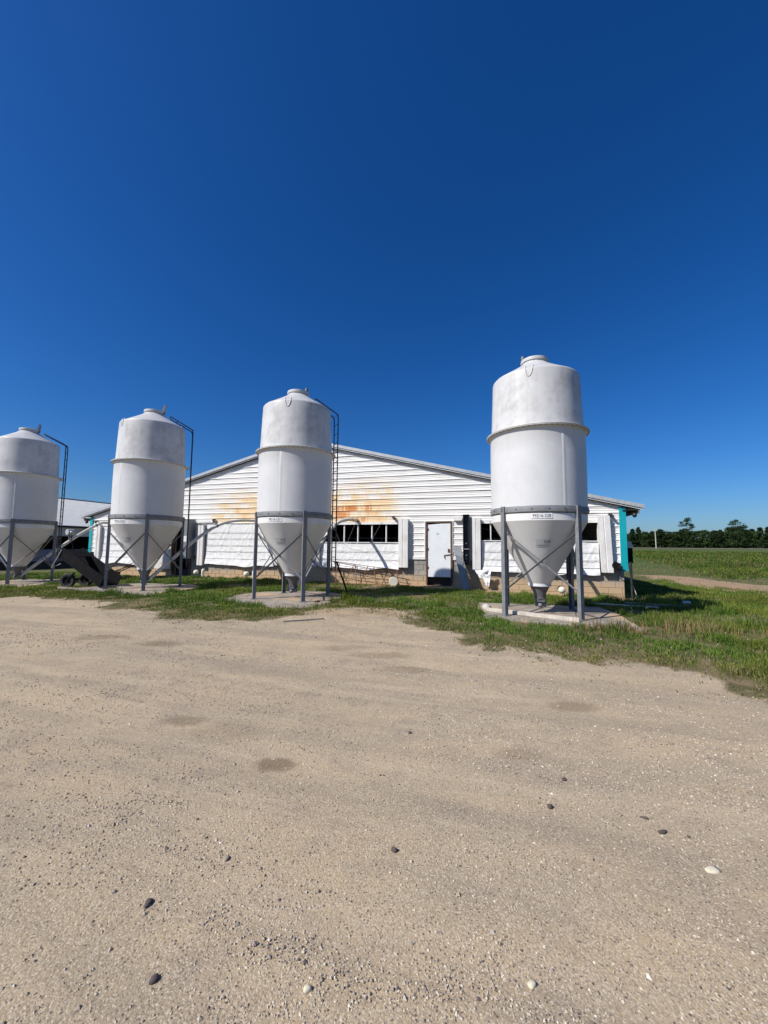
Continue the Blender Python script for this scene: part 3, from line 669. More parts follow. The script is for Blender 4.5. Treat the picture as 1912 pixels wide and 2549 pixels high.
# hood on the right-hand side wall
hood = MB().box(BW + 0.02, BW + 0.36, 0.32, 0.75, 1.1, 1.62).build('fan_hood', 'black', barn)
m = MB(); m.add([(BW, 0.3, 1.625), (BW + 0.38, 0.3, 1.625), (BW + 0.38, 0.78, 1.625), (BW, 0.78, 1.625), (BW + 0.06, 0.4, 1.84), (BW + 0.34, 0.4, 1.84), (BW + 0.34, 0.7, 1.84), (BW + 0.06, 0.7, 1.84)],
             [(0, 1, 5, 4), (1, 2, 6, 5), (2, 3, 7, 6), (3, 0, 4, 7), (4, 5, 6, 7)]); m.build('hood_lid', 'bucket', hood)

x_, y_ = WB(BW + 0.42, 0.15); st_ = MB().tube([(0, 0, 0), (-0.05, 0.25, 0.55), (-0.12, 0.3, 1.45)], 0.012, 6).build('leaning_stick', 'wood_pale'); st_.location = (x_, y_, GZ(x_, y_) - 0.02); tag(st_, 'thin pale stick leaning by the barn side below the black hood', 'stick')

# ------------------------------------------------------------------ second barn beyond, only its shaded long side is in view
fb = thing('barn', 'far left barn with pale ribbed metal roof and shaded curtained side wall', 'barn', (*WB(-9.7, 0.0), -0.1), YAW)
EAV = 3.05
MB().box(-0.15, 0, 0.0, 62, 2.2, 2.98).build('upper_wall', 'galv_pale', fb)
for zz in (2.25, 2.45, 2.68, 2.90): MB().box(0.0, 0.03, 0.0, 62, zz, zz + 0.05).build('siding_rib', 'galv_pale', fb)
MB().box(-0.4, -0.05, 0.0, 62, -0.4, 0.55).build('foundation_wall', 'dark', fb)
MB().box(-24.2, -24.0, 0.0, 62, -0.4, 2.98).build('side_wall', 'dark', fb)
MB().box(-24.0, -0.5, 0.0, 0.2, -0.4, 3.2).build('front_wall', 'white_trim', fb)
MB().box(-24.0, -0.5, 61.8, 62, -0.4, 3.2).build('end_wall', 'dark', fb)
for i in range(26): MB().box(-0.12, -0.04, 2.4 * i, 2.4 * i + 0.09, 0.55, 2.2).build('wall_post', 'wood_grey', fb)
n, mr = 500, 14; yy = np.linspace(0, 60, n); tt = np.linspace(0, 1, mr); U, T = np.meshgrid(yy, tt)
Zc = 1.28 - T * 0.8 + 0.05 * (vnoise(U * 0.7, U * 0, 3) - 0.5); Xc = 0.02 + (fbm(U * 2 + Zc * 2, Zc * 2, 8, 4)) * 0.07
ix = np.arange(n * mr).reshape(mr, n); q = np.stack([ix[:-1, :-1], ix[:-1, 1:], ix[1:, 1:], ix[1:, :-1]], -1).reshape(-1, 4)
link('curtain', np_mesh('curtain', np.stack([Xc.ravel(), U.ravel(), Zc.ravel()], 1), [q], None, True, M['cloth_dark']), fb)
# ribbed roof sheets, one by one
m = MB(); rp = []
for k in range(4):
    y = k * 0.2286; rp += [(y, 0.0), (y + 0.02, 0.024), (y + 0.05, 0.024), (y + 0.07, 0.0)]
rp.append((0.9144, 0.0))
def slope_sheet(sgn):
    q = MB(); vs = []; u0, u1 = (0.5, -12.1) if sgn > 0 else (-24.7, -12.1)
    for u, z in ((u0, EAV - 0.12), (u1, EAV + 12.6 * 0.25 - 0.12)):
        vs += [(u, y, z + dz) for y, dz in rp]
    k = len(rp); q.add(vs, [(i, i + k, i + k + 1, i + 1) for i in range(k - 1)]); return q.mesh('roof_sheet', 'far_roof')
sheetA, sheetB = slope_sheet(1), slope_sheet(-1)
for i in range(68):
    for me in (sheetA, sheetB): link('roof_sheet', me, fb, (0, -0.2 + i * 0.9144, random.uniform(0, 0.004)))
MB().tube([(-12.1, -0.2, EAV + 3.08), (-12.1, 62, EAV + 3.08)], 0.07, 8).build('ridge_cap', 'galv', fb)
MB().box(0.42, 0.46, -0.2, 62, EAV - 0.26, EAV - 0.13).build('fascia_board', 'dark', fb)
MB().box(-0.2, 0.42, -0.2, 62, EAV - 0.2, EAV - 0.18).build('soffit', 'dark', fb)

# ------------------------------------------------------------------ concrete pads
t = NT('worn concrete slab'); v = t.coord('Object'); sz = t.sep(v)
c = t.mix(t.ss(t.noise(v, 1.4, 6, 0.65), 0.35, 0.68), (0.31, 0.275, 0.23), (0.2, 0.17, 0.14))
c = t.mix(t.ss(t.noise(v, 0.9, 4, 0.6), 0.5, 0.64, 0, 0.8), c, (0.46, 0.32, 0.2))
c = t.mix(t.ss(t.noise(v, 30, 4, 0.7), 0.55, 0.75, 0, 0.5), c, (0.16, 0.14, 0.12))
crk = t.ss(t.vor(t.mapping(v, (1, 1, 0.01)), 0.9, 'Distance', 'DISTANCE_TO_EDGE'), 0.012, 0.004); c = t.mix(t.math('MULTIPLY', crk, 0.8), c, (0.06, 0.05, 0.04))
t.col(c); t.rough(0.9); t.spec(0.2); t.bump(t.noise(v, 25, 5, 0.7), 0.3, 0.01); M['concrete'] = t.m
PADLAB = {'528': 'concrete slab under the nearest feed bin, with a pale timber along it', '527': 'rounded concrete slab under the feed bin numbered 527', '526': 'concrete slab under feed bin 526 with a dark steel angle on its edge', '525': 'concrete slab under the leftmost feed bin'}
for k, (bx, by, bz, _) in BINS.items():
    P_ = PADS[k]; ring = []
    for i in range(len(P_)):
        a, b = Vector(P_[i]), Vector(P_[(i + 1) % len(P_)]); L = (b - a).length; ns = max(2, int(L / 0.22))
        for j in range(ns):
            q = a + (b - a) * j / ns; jn = 0.05 * (fbm(np.array([q.x * 2.3]), np.array([q.y * 2.3]), 4, 3)[0] - 0.5) * 2
            d = Vector((q.x - bx, q.y - by)).normalized(); q = q + d * jn; ring.append((q.x - bx, q.y - by))
    n = len(ring); vs = [(x, y, 0) for x, y in ring] + [(x * 0.985, y * 0.985, 0.0) for x, y in ring] + [(x * 1.01, y * 1.01, -0.3) for x, y in ring]
    vs = [(x, y, -0.012) for x, y in ring] + [(x * 0.985, y * 0.985, 0.0) for x, y in ring] + [(x * 1.005, y * 1.005, -0.3) for x, y in ring]
    fs = [tuple(range(n, 2 * n))] + [(i, (i + 1) % n, n + (i + 1) % n, n + i) for i in range(n)] + [(2 * n + i, 2 * n + (i + 1) % n, (i + 1) % n, i) for i in range(n)]
    o = link('concrete_pad', MB().add(vs, fs).mesh('concrete_pad', M['concrete']), None, (bx, by, bz - 0.004)); tag(o, PADLAB[k], 'slab')

# ------------------------------------------------------------------ feed bins
BR = 1.067; ZCOL, ZCONE, ZBAND, ZRING, ZSH, ZLID, A_ = 0.649, 2.066, 2.401, 4.167, 5.569, 6.104, 0.746
_mc = {}
def cached(key, fn):
    if key not in _mc: _mc[key] = fn()
    return _mc[key]
def m_lower():
    return MB().lathe([(BR - 0.02, ZBAND - 0.14), (BR, ZBAND - 0.12), (BR + 0.004, 3.0), (BR + 0.006, 3.6), (BR, ZRING - 0.05), (BR + 0.012, ZRING - 0.024), (BR + 0.085, ZRING - 0.019), (BR + 0.09, ZRING - 0.016), (BR + 0.09, ZRING - 0.004), (BR - 0.03, ZRING - 0.003)], 72).mesh('lower_shell', 'frp', 30)
def m_flange():
    return MB().lathe([(BR - 0.03, ZRING + 0.0), (BR + 0.09, ZRING + 0.0), (BR + 0.096, ZRING + 0.004), (BR + 0.096, ZRING + 0.012), (BR + 0.088, ZRING + 0.017), (BR - 0.0, ZRING + 0.022), (BR - 0.02, ZRING + 0.04)], 72).mesh('flange', 'frp_ring', 30)
def m_upper():
    pr = [(BR - 0.022, ZRING + 0.034), (BR - 0.03, ZRING + 0.2)]
    r0, r1 = BR - 0.03, 0.995
    for i in range(1, 7): pr.append((r0 + (r1 - r0) * i / 6, ZRING + 0.2 + (ZSH - 0.09 - ZRING - 0.2) * i / 6))
    for a in (20, 45, 70): pr.append((r1 - 0.10 + 0.10 * math.cos(R_(a)), ZSH - 0.09 + 0.075 * math.sin(R_(a))))
    pr += [(0.885, ZSH + 0.01), (0.62, ZSH + 0.17), (0.40, ZSH + 0.31), (0.33, ZSH + 0.37), (0.295, ZSH + 0.40), (0.285, ZSH + 0.45)]
    return MB().lathe(pr, 72).mesh('upper_shell', 'frp_top', 30)
def m_seam():
    m = MB(); vs = []; zs = [ZBAND + 0.0, 3.0, 3.6, ZRING - 0.06]; rs = [BR + 0.001, BR + 0.004, BR + 0.006, BR + 0.001]
    for r_, z_ in zip(rs, zs): vs += [((r_ - 0.002) * math.cos(-0.055), (r_ - 0.002) * math.sin(-0.055), z_), ((r_ + 0.0045) * math.cos(-0.02), (r_ + 0.0045) * math.sin(-0.02), z_), ((r_ + 0.0045) * math.cos(0.0), (r_ + 0.0045) * math.sin(0.0), z_), ((r_ - 0.002) * math.cos(0.055), (r_ - 0.002) * math.sin(0.055), z_)]
    return m.add(vs, [(4 * i + j, 4 * i + j + 1, 4 * i + j + 5, 4 * i + j + 4) for i in range(3) for j in range(3)]).mesh('seam', 'frp')
def m_lid(): return MB().lathe([(0.27, ZSH + 0.43), (0.315, ZSH + 0.435), (0.32, ZSH + 0.46), (0.315, ZSH + 0.51), (0.28, ZLID - ZSH + ZSH - 0.012), (0.1, ZLID + 0.01), (0.0, ZLID + 0.012)], 48).mesh('lid', 'frp_top', 30)
def m_cone():
    return MB().lathe([(BR - 0.03, ZBAND - 0.15), (BR - 0.008, ZBAND - 0.16), (BR - 0.01, ZCONE + 0.02), (BR - 0.022, ZCONE), (0.66, 1.38), (0.30, ZCOL + 0.10), (0.235, ZCOL + 0.01)], 72).mesh('hopper_cone', 'frp_cone', 30)
def m_collar(): return MB().lathe([(0.21, ZCOL + 0.03), (0.252, ZCOL + 0.028), (0.257, ZCOL - 0.035), (0.235, ZCOL - 0.045), (0.2, ZCOL - 0.045)], 40).mesh('collar', 'frp', 30)
def m_band():
    m = MB(); n = 72
    return m.lathe([(BR + 0.002, ZBAND), (BR + 0.02, ZBAND + 0.0), (BR + 0.022, ZBAND - 0.004), (BR + 0.022, ZBAND - 0.126), (BR + 0.018, ZBAND - 0.13), (BR - 0.02, ZBAND - 0.13)], n).mesh('support_band', 'galv', 30)
def m_leg():
    # channel, web on +x (outward), flanges inward; origin at the leg foot
    m = MB(); w, d, th = 0.052, 0.085, 0.007; z1 = ZBAND + 0.012
    pr = [(0.0, -w), (0.0, w), (-d, w), (-d, w - th), (-th, w - th), (-th, -w + th), (-d, -w + th), (-d, -w)]
    n = len(pr); vs = [(x, y, z) for z in (0, z1) for x, y in pr]
    m.add(vs, [(i, (i + 1) % n, n + (i + 1) % n, n + i) for i in range(n)] + [tuple(range(n, 2 * n)), tuple(range(n))[::-1]])
    m.box(-0.13, 0.05, -0.09, 0.09, -0.002, 0.010); return m.mesh('leg', 'galv')
def m_brace(L):
    m = MB(); m.bar((0, 0, 0), (0, L, 0), 0.034, 0.006); m.box(-0.017, -0.011, 0, L, 0.003, 0.032); return m.mesh('brace', 'galv')
def m_bolt(): return MB().tube([(0, 0, 0), (0.018, 0, 0)], 0.012, 6, True, False).mesh('bolt', 'bolt')
def m_boot():
    m = MB(); n = 4
    prof = [(0.235, ZCOL - 0.046, 24), ]
    m.lathe([(0.2, ZCOL - 0.046), (0.21, ZCOL - 0.06), (0.135, ZCOL - 0.22), (0.128, ZCOL - 0.31), (0.14, ZCOL - 0.312), (0.14, ZCOL - 0.335), (0.1, ZCOL - 0.337)], 24)
    m.box(-0.10, 0.10, -0.12, 0.12, ZCOL - 0.40, ZCOL - 0.337); return m.mesh('boot', 'boot', 30)
def m_outlet():
    m = MB(); m.tube([(-0.11, 0, ZCOL - 0.45), (0.13, 0.0, ZCOL - 0.45)], 0.062, 12); m.ball((-0.0, -0.06, ZCOL - 0.475), 0.06); return m.mesh('auger_outlet', 'galv', 30)
def m_lever():
    m = MB(); m.bar((0.30, 0, ZSH + 0.44), (0.335, 0, ZSH + 0.76), 0.05, 0.07, (1, 0, 0)); m.bar((0.2, 0, ZLID + 0.0), (0.33, 0, ZLID + 0.12), 0.02, 0.02); m.box(0.29, 0.34, -0.04, 0.04, ZSH + 0.42, ZSH + 0.5)
    return m.mesh('lid_lever', 'galv')
def m_lug():
    # raised V on the shoulder, pointing down; on +x side
    m = MB()
    def on(a, z):
        r = 0.995 + (BR - 0.03 - 0.995) * (ZSH - 0.09 - min(z, ZSH - 0.09)) / (ZSH - 0.09 - ZRING - 0.2); return (r * math.cos(a), r * math.sin(a), z)
    for s in (-1, 1):
        pts = [on(s * 0.088, ZSH - 0.005), on(s * 0.075, ZSH - 0.10), on(s * 0.055, ZSH - 0.19), on(s * 0.03, ZSH - 0.245), on(0.0, ZSH - 0.262)]
        pts = [(p[0] * (0.955 if i == 0 else 1.0), p[1] * (0.955 if i == 0 else 1.0), p[2]) for i, p in enumerate(pts)]
        m.tube(pts, [0.02, 0.017, 0.014, 0.012, 0.012], 8)
    return m.mesh('lifting_lug', 'frp_top', 60)
def m_rail(s, z0):
    pts = [(0, s * 0.17, z0), (0, s * 0.17, ZSH - 0.11), (-0.02, s * 0.17, ZSH - 0.03), (-0.07, s * 0.17, ZSH + 0.02), (-0.74, s * 0.17, ZSH + 0.37), (-0.76, s * 0.17, ZSH + 0.33)]
    return MB().tube(pts, 0.019, 8).mesh('rail', 'ladder', 60)
def m_rung(): return MB().tube([(0, -0.17, 0), (0, 0.17, 0)], 0.013, 6).mesh('rung', 'ladder', 60)
def m_stand(): return MB().bar((-0.16, -0.17, 0), (0, -0.17, 0), 0.03, 0.008).bar((-0.16, 0.17, 0), (0, 0.17, 0), 0.03, 0.008).mesh('standoff', 'ladder')

def cone_r(z): return 0.66 + (BR - 0.022 - 0.66) * (z - 1.38) / (ZCONE - 1.38)
BINLAB = {'528': 'nearest and largest white feed bin, plate reading 99216-528', '527': 'white feed bin with plate reading 99216-527, second from the right',
          '526': 'white feed bin with plate reading 99216-526, black ladder edge-on beside it', '525': 'leftmost white feed bin, cut by the picture edge, black ladder on its right'}
def feed_bin(k):
    bx, by, bz, dy = BINS[k]; yaw = YAW + R_(dy)
    b = thing('feed_bin', BINLAB[k], 'feed bin', (bx, by, bz), yaw, 'feed bins in a row before the barn')
    # local axes: x along the barn front, -y towards the yard
    link('lower_shell', cached('lower', m_lower), b); link('flange', cached('flange', m_flange), b); link('hopper_cone', cached('cone', m_cone), b)
    for sa in {'528': (10, 190), '527': (-9, 171), '526': (-20, 160), '525': (30, 210)}[k]:
        a = R_(sa) - math.pi / 2 - yaw; link('seam', cached('seam', m_seam), b).rotation_euler.z = a
    us = link('upper_shell', cached('upper', m_upper), b); us.rotation_euler.z = {'528': 0.3, '527': 1.7, '526': 3.6, '525': 5.0}[k]
    lid = link('lid', cached('lid', m_lid), b)
    lev = link('lid_lever', cached('lever', m_lever), lid); lev.rotation_euler.z = R_({'528': 140, '527': 70, '526': 25, '525': 40}[k]) - R_(dy)
    link('collar', cached('collar', m_collar), b); link('boot', cached('boot', m_boot), b); link('auger_outlet', cached('outlet', m_outlet), b)
    band = link('support_band', cached('band', m_band), b)
    for i in range(20):
        if i % 5 == 0: continue
        a = R_(45 + 18 * i); o = link('bolt', cached('bolt', m_bolt), band, ((BR + 0.02) * math.cos(a), (BR + 0.02) * math.sin(a), ZBAND - 0.065)); o.rotation_euler.z = a
    for i in range(60):
        a = R_(6 * i + 2); o = link('bolt', cached('bolt2', lambda: MB().tube([(0, 0, -0.014), (0, 0, 0)], 0.011, 6, True, False).mesh('bolt', 'bolt')), b, ((BR + 0.062) * math.cos(a), (BR + 0.062) * math.sin(a), ZRING - 0.02))
    cor = [(-A_, -A_), (A_, -A_), (A_, A_), (-A_, A_)]
    for (x, y) in cor:
        a = math.atan2(y, x); rr = math.hypot(x, y) + 0.065; o = link('leg', cached('leg', m_leg), b, (rr * math.cos(a), rr * math.sin(a), 0)); o.rotation_euler.z = a
        for zz in (ZBAND - 0.04, ZBAND - 0.09): 
            q = link('bolt', cached('bolt', m_bolt), b, (rr * math.cos(a), rr * math.sin(a), zz)); q.rotation_euler.z = a
    for i in range(4):
        p, q = Vector((*cor[i], 0)), Vector((*cor[(i + 1) % 4], 0)); nrm = ((p + q) / 2).normalized()
        d = (q - p).normalized()
        for sgn in (0, 1):
            off = 0.0 if sgn else 0.012
            lo, hi = (p, q) if sgn == 0 else (q, p); dd = d if sgn == 0 else -d
            A = lo + dd * 0.05 + nrm * off + Vector((0, 0, 0.60)); B_ = hi - dd * 0.05 + nrm * off + Vector((0, 0, 1.80)); v_ = B_ - A; L = v_.length
            o = link('brace', cached('brace', lambda: m_brace(L)), b); yv = v_.normalized(); zv = nrm; xv = yv.cross(zv).normalized(); zv = xv.cross(yv)
            o.matrix_local = Matrix(((xv.x, yv.x, zv.x, A.x), (xv.y, yv.y, zv.y, A.y), (xv.z, yv.z, zv.z, A.z), (0, 0, 0, 1)))
    lugs = {'528': (-101, 19, 139), '527': (-76, 44, 164), '526': (-106, 14, 134), '525': (-100, 20, 140)}[k]
    for a in lugs:
        o = link('lifting_lug', cached('lug', m_lug), b); o.rotation_euler.z = R_(a) - R_(dy)
    # ladder at the back right corner
    lad = link('ladder', None, b)
    lad.rotation_euler.z = R_(45 if k != '528' else 62) - R_(dy); rl = 1.24
    z0 = 0.72
    for s in (-1, 1): o = link('rail', cached('rail%d' % s, lambda: m_rail(s, z0)), lad, (rl, 0, 0))
    for i in range(17): link('rung', cached('rung', m_rung), lad, (rl, 0, z0 + 0.12 + i * 0.295))
    for (dx, dz) in ((-0.30, ZSH + 0.14), (-0.52, ZSH + 0.255), (-0.74, ZSH + 0.37)): link('rung', cached('rung', m_rung), lad, (rl + dx, 0, dz))
    for zz in (ZBAND - 0.06, ZRING + 0.01): link('standoff', cached('stand', m_stand), lad, (rl, 0, zz))
    # plate and tag, facing the yard
    if k != '525':
        fa = -math.pi / 2 - R_(dy)
        def cyl(x, z, off): a = fa + x / BR; return ((BR + off) * math.cos(a), (BR + off) * math.sin(a), z)
        m = MB(); ns = 12; m.add([cyl(-0.215 + 0.43 * i / ns, z_, 0.0) for i in range(ns + 1) for z_ in (2.125, 2.235)], [(2 * i, 2 * i + 2, 2 * i + 3, 2 * i + 1) for i in range(ns)])
        pl = m.build('number_plate', 'plate', b)
        vs, fs = text_mesh('99216-' + k); MB().add([cyl(p[0] * 0.37, 2.18 + p[1] * 0.07, 0.003) for p in vs], fs).build('lettering', 'ink', pl)
        def con(x, sl, off):     # x round the cone, sl up the slope
            zz = 1.60 + sl * 0.865; r_ = cone_r(zz) + off; a = fa + 0.05 + x / cone_r(1.60); return (r_ * math.cos(a), r_ * math.sin(a), zz - off * 0.5)
        m = MB(); ns = 10; m.add([con(-0.155 + 0.31 * i / ns, s_, 0.003) for i in range(ns + 1) for s_ in (-0.10, 0.10)], [(2 * i, 2 * i + 2, 2 * i + 3, 2 * i + 1) for i in range(ns)])
        tg = m.build('tag', 'tag', b)
        vs, fs = text_mesh(k); MB().add([con(0.075 + p[0] * 0.13, 0.04 + p[1] * 0.055, 0.006) for p in vs], fs).build('lettering', 'ink', tg)
        m = MB()
        for (sl, x0, x1) in ((-0.045, -0.13, 0.12), (-0.06, -0.10, 0.09)):
            m.add([con(x0 + (x1 - x0) * i / 8, sl + e, 0.006) for i in range(9) for e in (-0.004, 0.004)], [(2 * i, 2 * i + 2, 2 * i + 3, 2 * i + 1) for i in range(8)])
        m.build('small_print', 'tag_print', tg)
    return b
for k in ('528', '527', '526', '525'): feed_bin(k)

# ------------------------------------------------------------------ feed auger tubes from the boots to the barn
def smooth_path(pts, n=10):
    P_ = [Vector(p) for p in pts]; P_ = [P_[0] * 2 - P_[1]] + P_ + [P_[-1] * 2 - P_[-2]]; out = []
    for i in range(1, len(P_) - 2):
        for j in range(n):
            t_ = j / n; a, b, c_, d = P_[i - 1], P_[i], P_[i + 1], P_[i + 2]
            out.append(0.5 * ((2 * b) + (c_ - a) * t_ + (2 * a - 5 * b + 4 * c_ - d) * t_ ** 2 + (3 * b - a - 3 * c_ + d) * t_ ** 3))
    out.append(P_[-2]); return out
def auger(k, uw, zw, label, bend=0.50, hf=0.80):
    bx, by, bz, _ = BINS[k]; ex, ey = WB(uw, -0.1); s = Vector((bx, by, bz + 0.22)); e = Vector((ex, ey, zw))
    h = Vector((ex - bx, ey - by, 0)); L = h.length; hd = h.normalized()
    p1 = s + hd * (L * bend) + Vector((0, 0, (zw - s.z) * hf)); p0 = s + hd * 0.15 + Vector((0, 0, 0.05))
    a = thing('feed_auger', label, 'auger', (bx, by, 0)); off = Vector((bx, by, 0))
    path = smooth_path([p - off for p in (s, p0, s + (p1 - s) * 0.5, p1 - (p1 - s) * 0.12, p1 + hd * (L * 0.12) + Vector((0, 0, (zw - s.z) * 0.11)), e - hd * (L * 0.18) + Vector((0, 0, -0.02)), e)])
    MB().tube(path, 0.06, 14).build('tube', 'pvc_old', a)
    for f in (0.35, 0.62):
        q = path[int(len(path) * f)]; q2 = path[int(len(path) * f) + 1]; MB().tube([q, q + (q2 - q).normalized() * 0.07], 0.07, 14).build('clamp', 'galv', a)
    MB().tube([path[-1] - hd * 0.03, path[-1] + hd * 0.05], 0.07, 12).build('end_cap', 'dark_box', a)
    return a, path
auger('528', 21.6, 2.62, 'pale auger tube rising behind the nearest feed bin to the barn')
auger('527', 14.55, 2.62, 'white auger tube arching from feed bin 527 to the half open window')
auger('526', 9.9, 2.64, 'white auger tube arching from feed bin 526 over the grey cabinet')
a, path = auger('525', 2.1, 2.6, 'pale auger tube sloping from the leftmost feed bin to the barn corner, motor on it', 0.62, 0.86)
q = path[int(len(path) * 0.42)]
MB().tube([q, q + Vector((0, 0, 0.34))], 0.035, 10).build('motor_post', 'galv', a)
m = MB(); c0 = q + Vector((0, 0, 0.4)); m.tube([c0 + Vector((-0.05, -0.1, 0)), c0 + Vector((0.05, 0.12, 0))], 0.13, 18); m.tube([c0 + Vector((0.1, -0.06, -0.02)), c0 + Vector((0.24, -0.1, -0.06))], 0.07, 12); m.build('motor', 'galv_pale', a)
MB().tube(smooth_path([c0 + Vector((0.1, 0, -0.1)), q + Vector((0.5, -0.5, -0.05)), q + Vector((1.1, -1.2, -0.25)), q + Vector((1.5, -1.9, -0.55))]), 0.016, 6).build('cable', 'black', a)

# ------------------------------------------------------------------ portable conveyor by the second bin from the left
cx, cy = -10.35, 13.75; cz = GZ(cx, cy)
cv = thing('conveyor', 'black wheeled feed conveyor tilted down onto the grass beside feed bin 526', 'conveyor', (cx, cy, cz), YAW)
lo, hi = Vector((1.15, 0.1, 0.12)), Vector((-0.55, -0.1, 1.02)); d = (hi - lo).normalized()
w = Vector((0, 1, 0)); up = w.cross(d).normalized() * -1
if up.z < 0: up = -up
def beam(a, b, ww, hh): 
    m = MB(); m.bar(a, b, ww, hh); return m
beam(lo, hi, 0.62, 0.05).build('trough', 'black', cv)
for s in (-1, 1): beam(lo + w * 0.31 * s + up * 0.13, hi + w * 0.31 * s + up * 0.2, 0.03, 0.36).build('side_plate', 'black', cv)
m = MB(); m.add([hi + w * -0.33 + up * 0.3, hi + w * 0.33 + up * 0.3, hi + w * 0.33 - d * 0.5 + up * 0.3, hi + w * -0.33 - d * 0.5 + up * 0.3, hi + w * -0.33 + up * 0.28, hi + w * 0.33 + up * 0.28, hi + w * 0.33 - d * 0.5 + up * 0.28, hi + w * -0.33 - d * 0.5 + up * 0.28], [(0, 1, 2, 3), (7, 6, 5, 4), (0, 4, 5, 1), (1, 5, 6, 2), (2, 6, 7, 3), (3, 7, 4, 0)]).build('hopper_lid', 'black', cv)
MB().tube([hi + w * -0.33 + up * 0.3, hi + w * -0.36 + Vector((-0.16, -0.05, -0.35)), hi + w * -0.3 + Vector((0.25, -0.1, -0.2))], 0.016, 8).build('handle', 'galv_pale', cv)
beam(Vector((0.1, -0.33, 0.5)), Vector((-0.25, -0.3, 0.3)), 0.05, 0.05).build('strut', 'black', cv)
beam(Vector((-0.15, -0.3, 0.28)), Vector((-0.15, 0.3, 0.28)), 0.05, 0.05).build('axle', 'black', cv)
for s in (-1, 1):
    wh_ = link('wheel', None, cv, (-0.2, 0.30 * s, 0.245)); wh_.rotation_euler = (R_(90), 0, R_(18))
    MB().lathe([(0.15, -0.05), (0.21, -0.06), (0.24, -0.035), (0.25, 0.0), (0.24, 0.035), (0.21, 0.06), (0.15, 0.05)], 28).build('tyre', 'tyre', wh_)
    MB().lathe([(0.15, -0.045), (0.13, -0.03), (0.05, -0.02), (0.04, -0.05), (0.0, -0.05)], 20).build('rim', 'black', wh_)
    MB().lathe([(0.15, 0.045), (0.13, 0.03), (0.05, 0.02), (0.04, 0.05), (0.0, 0.05)], 20).build('rim', 'black', wh_)

# ------------------------------------------------------------------ things against the barn
def wallthing(name, label, cat, u, off, z=None):
    x, y = WB(u, -off); return thing(name, label, cat, (x, y, GZ(x, y) if z is None else z), YAW)
# rusty gate panel
gt = wallthing('gate', 'rusty rod gate panel leaning on the block wall below the half open window', 'gate', 13.5, 0.62)
def gp(u, h): return Vector((u, 0.50 * h / 0.85, h * 0.97))
def gtop(u): return 0.86 - 0.10 * u
for i in range(7):
    f = i / 6; MB().tube([gp(0, 0.02 + f * gtop(0)), gp(1.5, 0.02 + f * (gtop(1.5)) - 0.01), gp(2.95, 0.02 + f * gtop(2.95))], 0.013 if i in (0, 6) else 0.009, 6).build('rod', 'rust', gt)
for (u0, u1) in ((-0.05, 0.3), (0.42, 0.22), (0.75, 1.0), (1.28, 1.05), (1.4, 1.6), (2.1, 1.85), (2.3, 2.45), (2.95, 2.8)):
    MB().bar(gp(u0, 0.0), gp(u1, gtop(u1)), 0.03, 0.012, (0, -1, 0)).build('strap', 'rust', gt)
# bucket lying on its side
bk = wallthing('bucket', 'cream plastic bucket lying on its side by the gate', 'bucket', 16.3, 0.62)
m = MB(); m.lathe([(0.0, 0.36), (0.135, 0.36), (0.14, 0.34), (0.15, 0.05), (0.165, 0.045), (0.165, 0.0), (0.155, 0.0), (0.155, 0.03), (0.13, 0.33)], 28); o = m.build('shell', 'bucket', bk); o.rotation_euler = (R_(-90), 0, R_(14)); o.location = (0, -0.1, 0.165)
m = MB(); m.lathe([(0, 0.012), (0.16, 0.012), (0.172, 0.0), (0.172, -0.02)], 28); o = m.build('lid', 'bucket', bk); o.rotation_euler = (R_(90), 0, R_(14)); o.location = (0.0, -0.13, 0.165)
# leaning grey panel next to the black cabinet
bd = wallthing('scrap_metal', 'narrow grey strip of sheet metal leaning against the wall beside the door', 'scrap metal', 18.86, 0.75)
m = MB(); a0, a1 = Vector((0.1, 0.0, 0.0)), Vector((-0.28, 0.48, 1.5)); m.bar(a0, a1, 0.27, 0.03, (0, -1, 0.3)); m.build('sheet', 'grey_box', bd)
MB().bar(a0 + Vector((0.125, -0.02, 0)), a1 + Vector((0.125, -0.02, 0)), 0.02, 0.06, (0, -1, 0.3)).build('folded_edge', 'galv', bd)
o = wallthing('cloth_rag', 'crumpled white cloth hanging at the foot of the curtain beside the black cabinet', 'cloth', 19.5, 0.16, 0.55)
n_ = 16; U, V = np.meshgrid(np.linspace(-0.3, 0.28, n_), np.linspace(0, 1, n_)); Zr = 0.22 - V * (0.42 + 0.16 * np.sin(U * 7)); Yr = -0.05 - np.abs(fbm(U * 6, V * 4, 2, 3) - 0.5) * 0.3 - V * 0.08; Ur = U * (1 - 0.45 * V) + 0.05 * V
ix = np.arange(n_ * n_).reshape(n_, n_); q = np.stack([ix[:-1, :-1], ix[1:, :-1], ix[1:, 1:], ix[:-1, 1:]], -1).reshape(-1, 4)
link('fold', np_mesh('fold', np.stack([Ur.ravel(), Yr.ravel(), Zr.ravel()], 1), [q], None, True, M['curtain']), o)
# pvc stubs and ball float
def pvc(u, off, label):
    t_ = wallthing('drain_pipe', label, 'pipe', u, off)
    MB().tube([(0.0, 0.25, 0.24), (0, -0.08, 0.22)], 0.10, 16).build('pipe', 'dark_box', t_); MB().ball((0.0, -0.1, 0.22), 0.115).build('cap', 'bucket', t_)
    MB().tube(smooth_path([(0.28, 0.05, 0.33), (0.30, -0.04, 0.3), (0.32, -0.06, 0.05)]), 0.055, 12).build('elbow', 'pvc', t_); return t_
pvc(22.05, 0.5, 'white capped drain pipe and elbow behind the nearest feed bin'); pvc(7.15, 0.45, 'small white ball capped pipe and elbow by the left curtain')
pvc(9.8, 0.5, 'white pipe elbow at the wall behind the legs of feed bin 527'); 
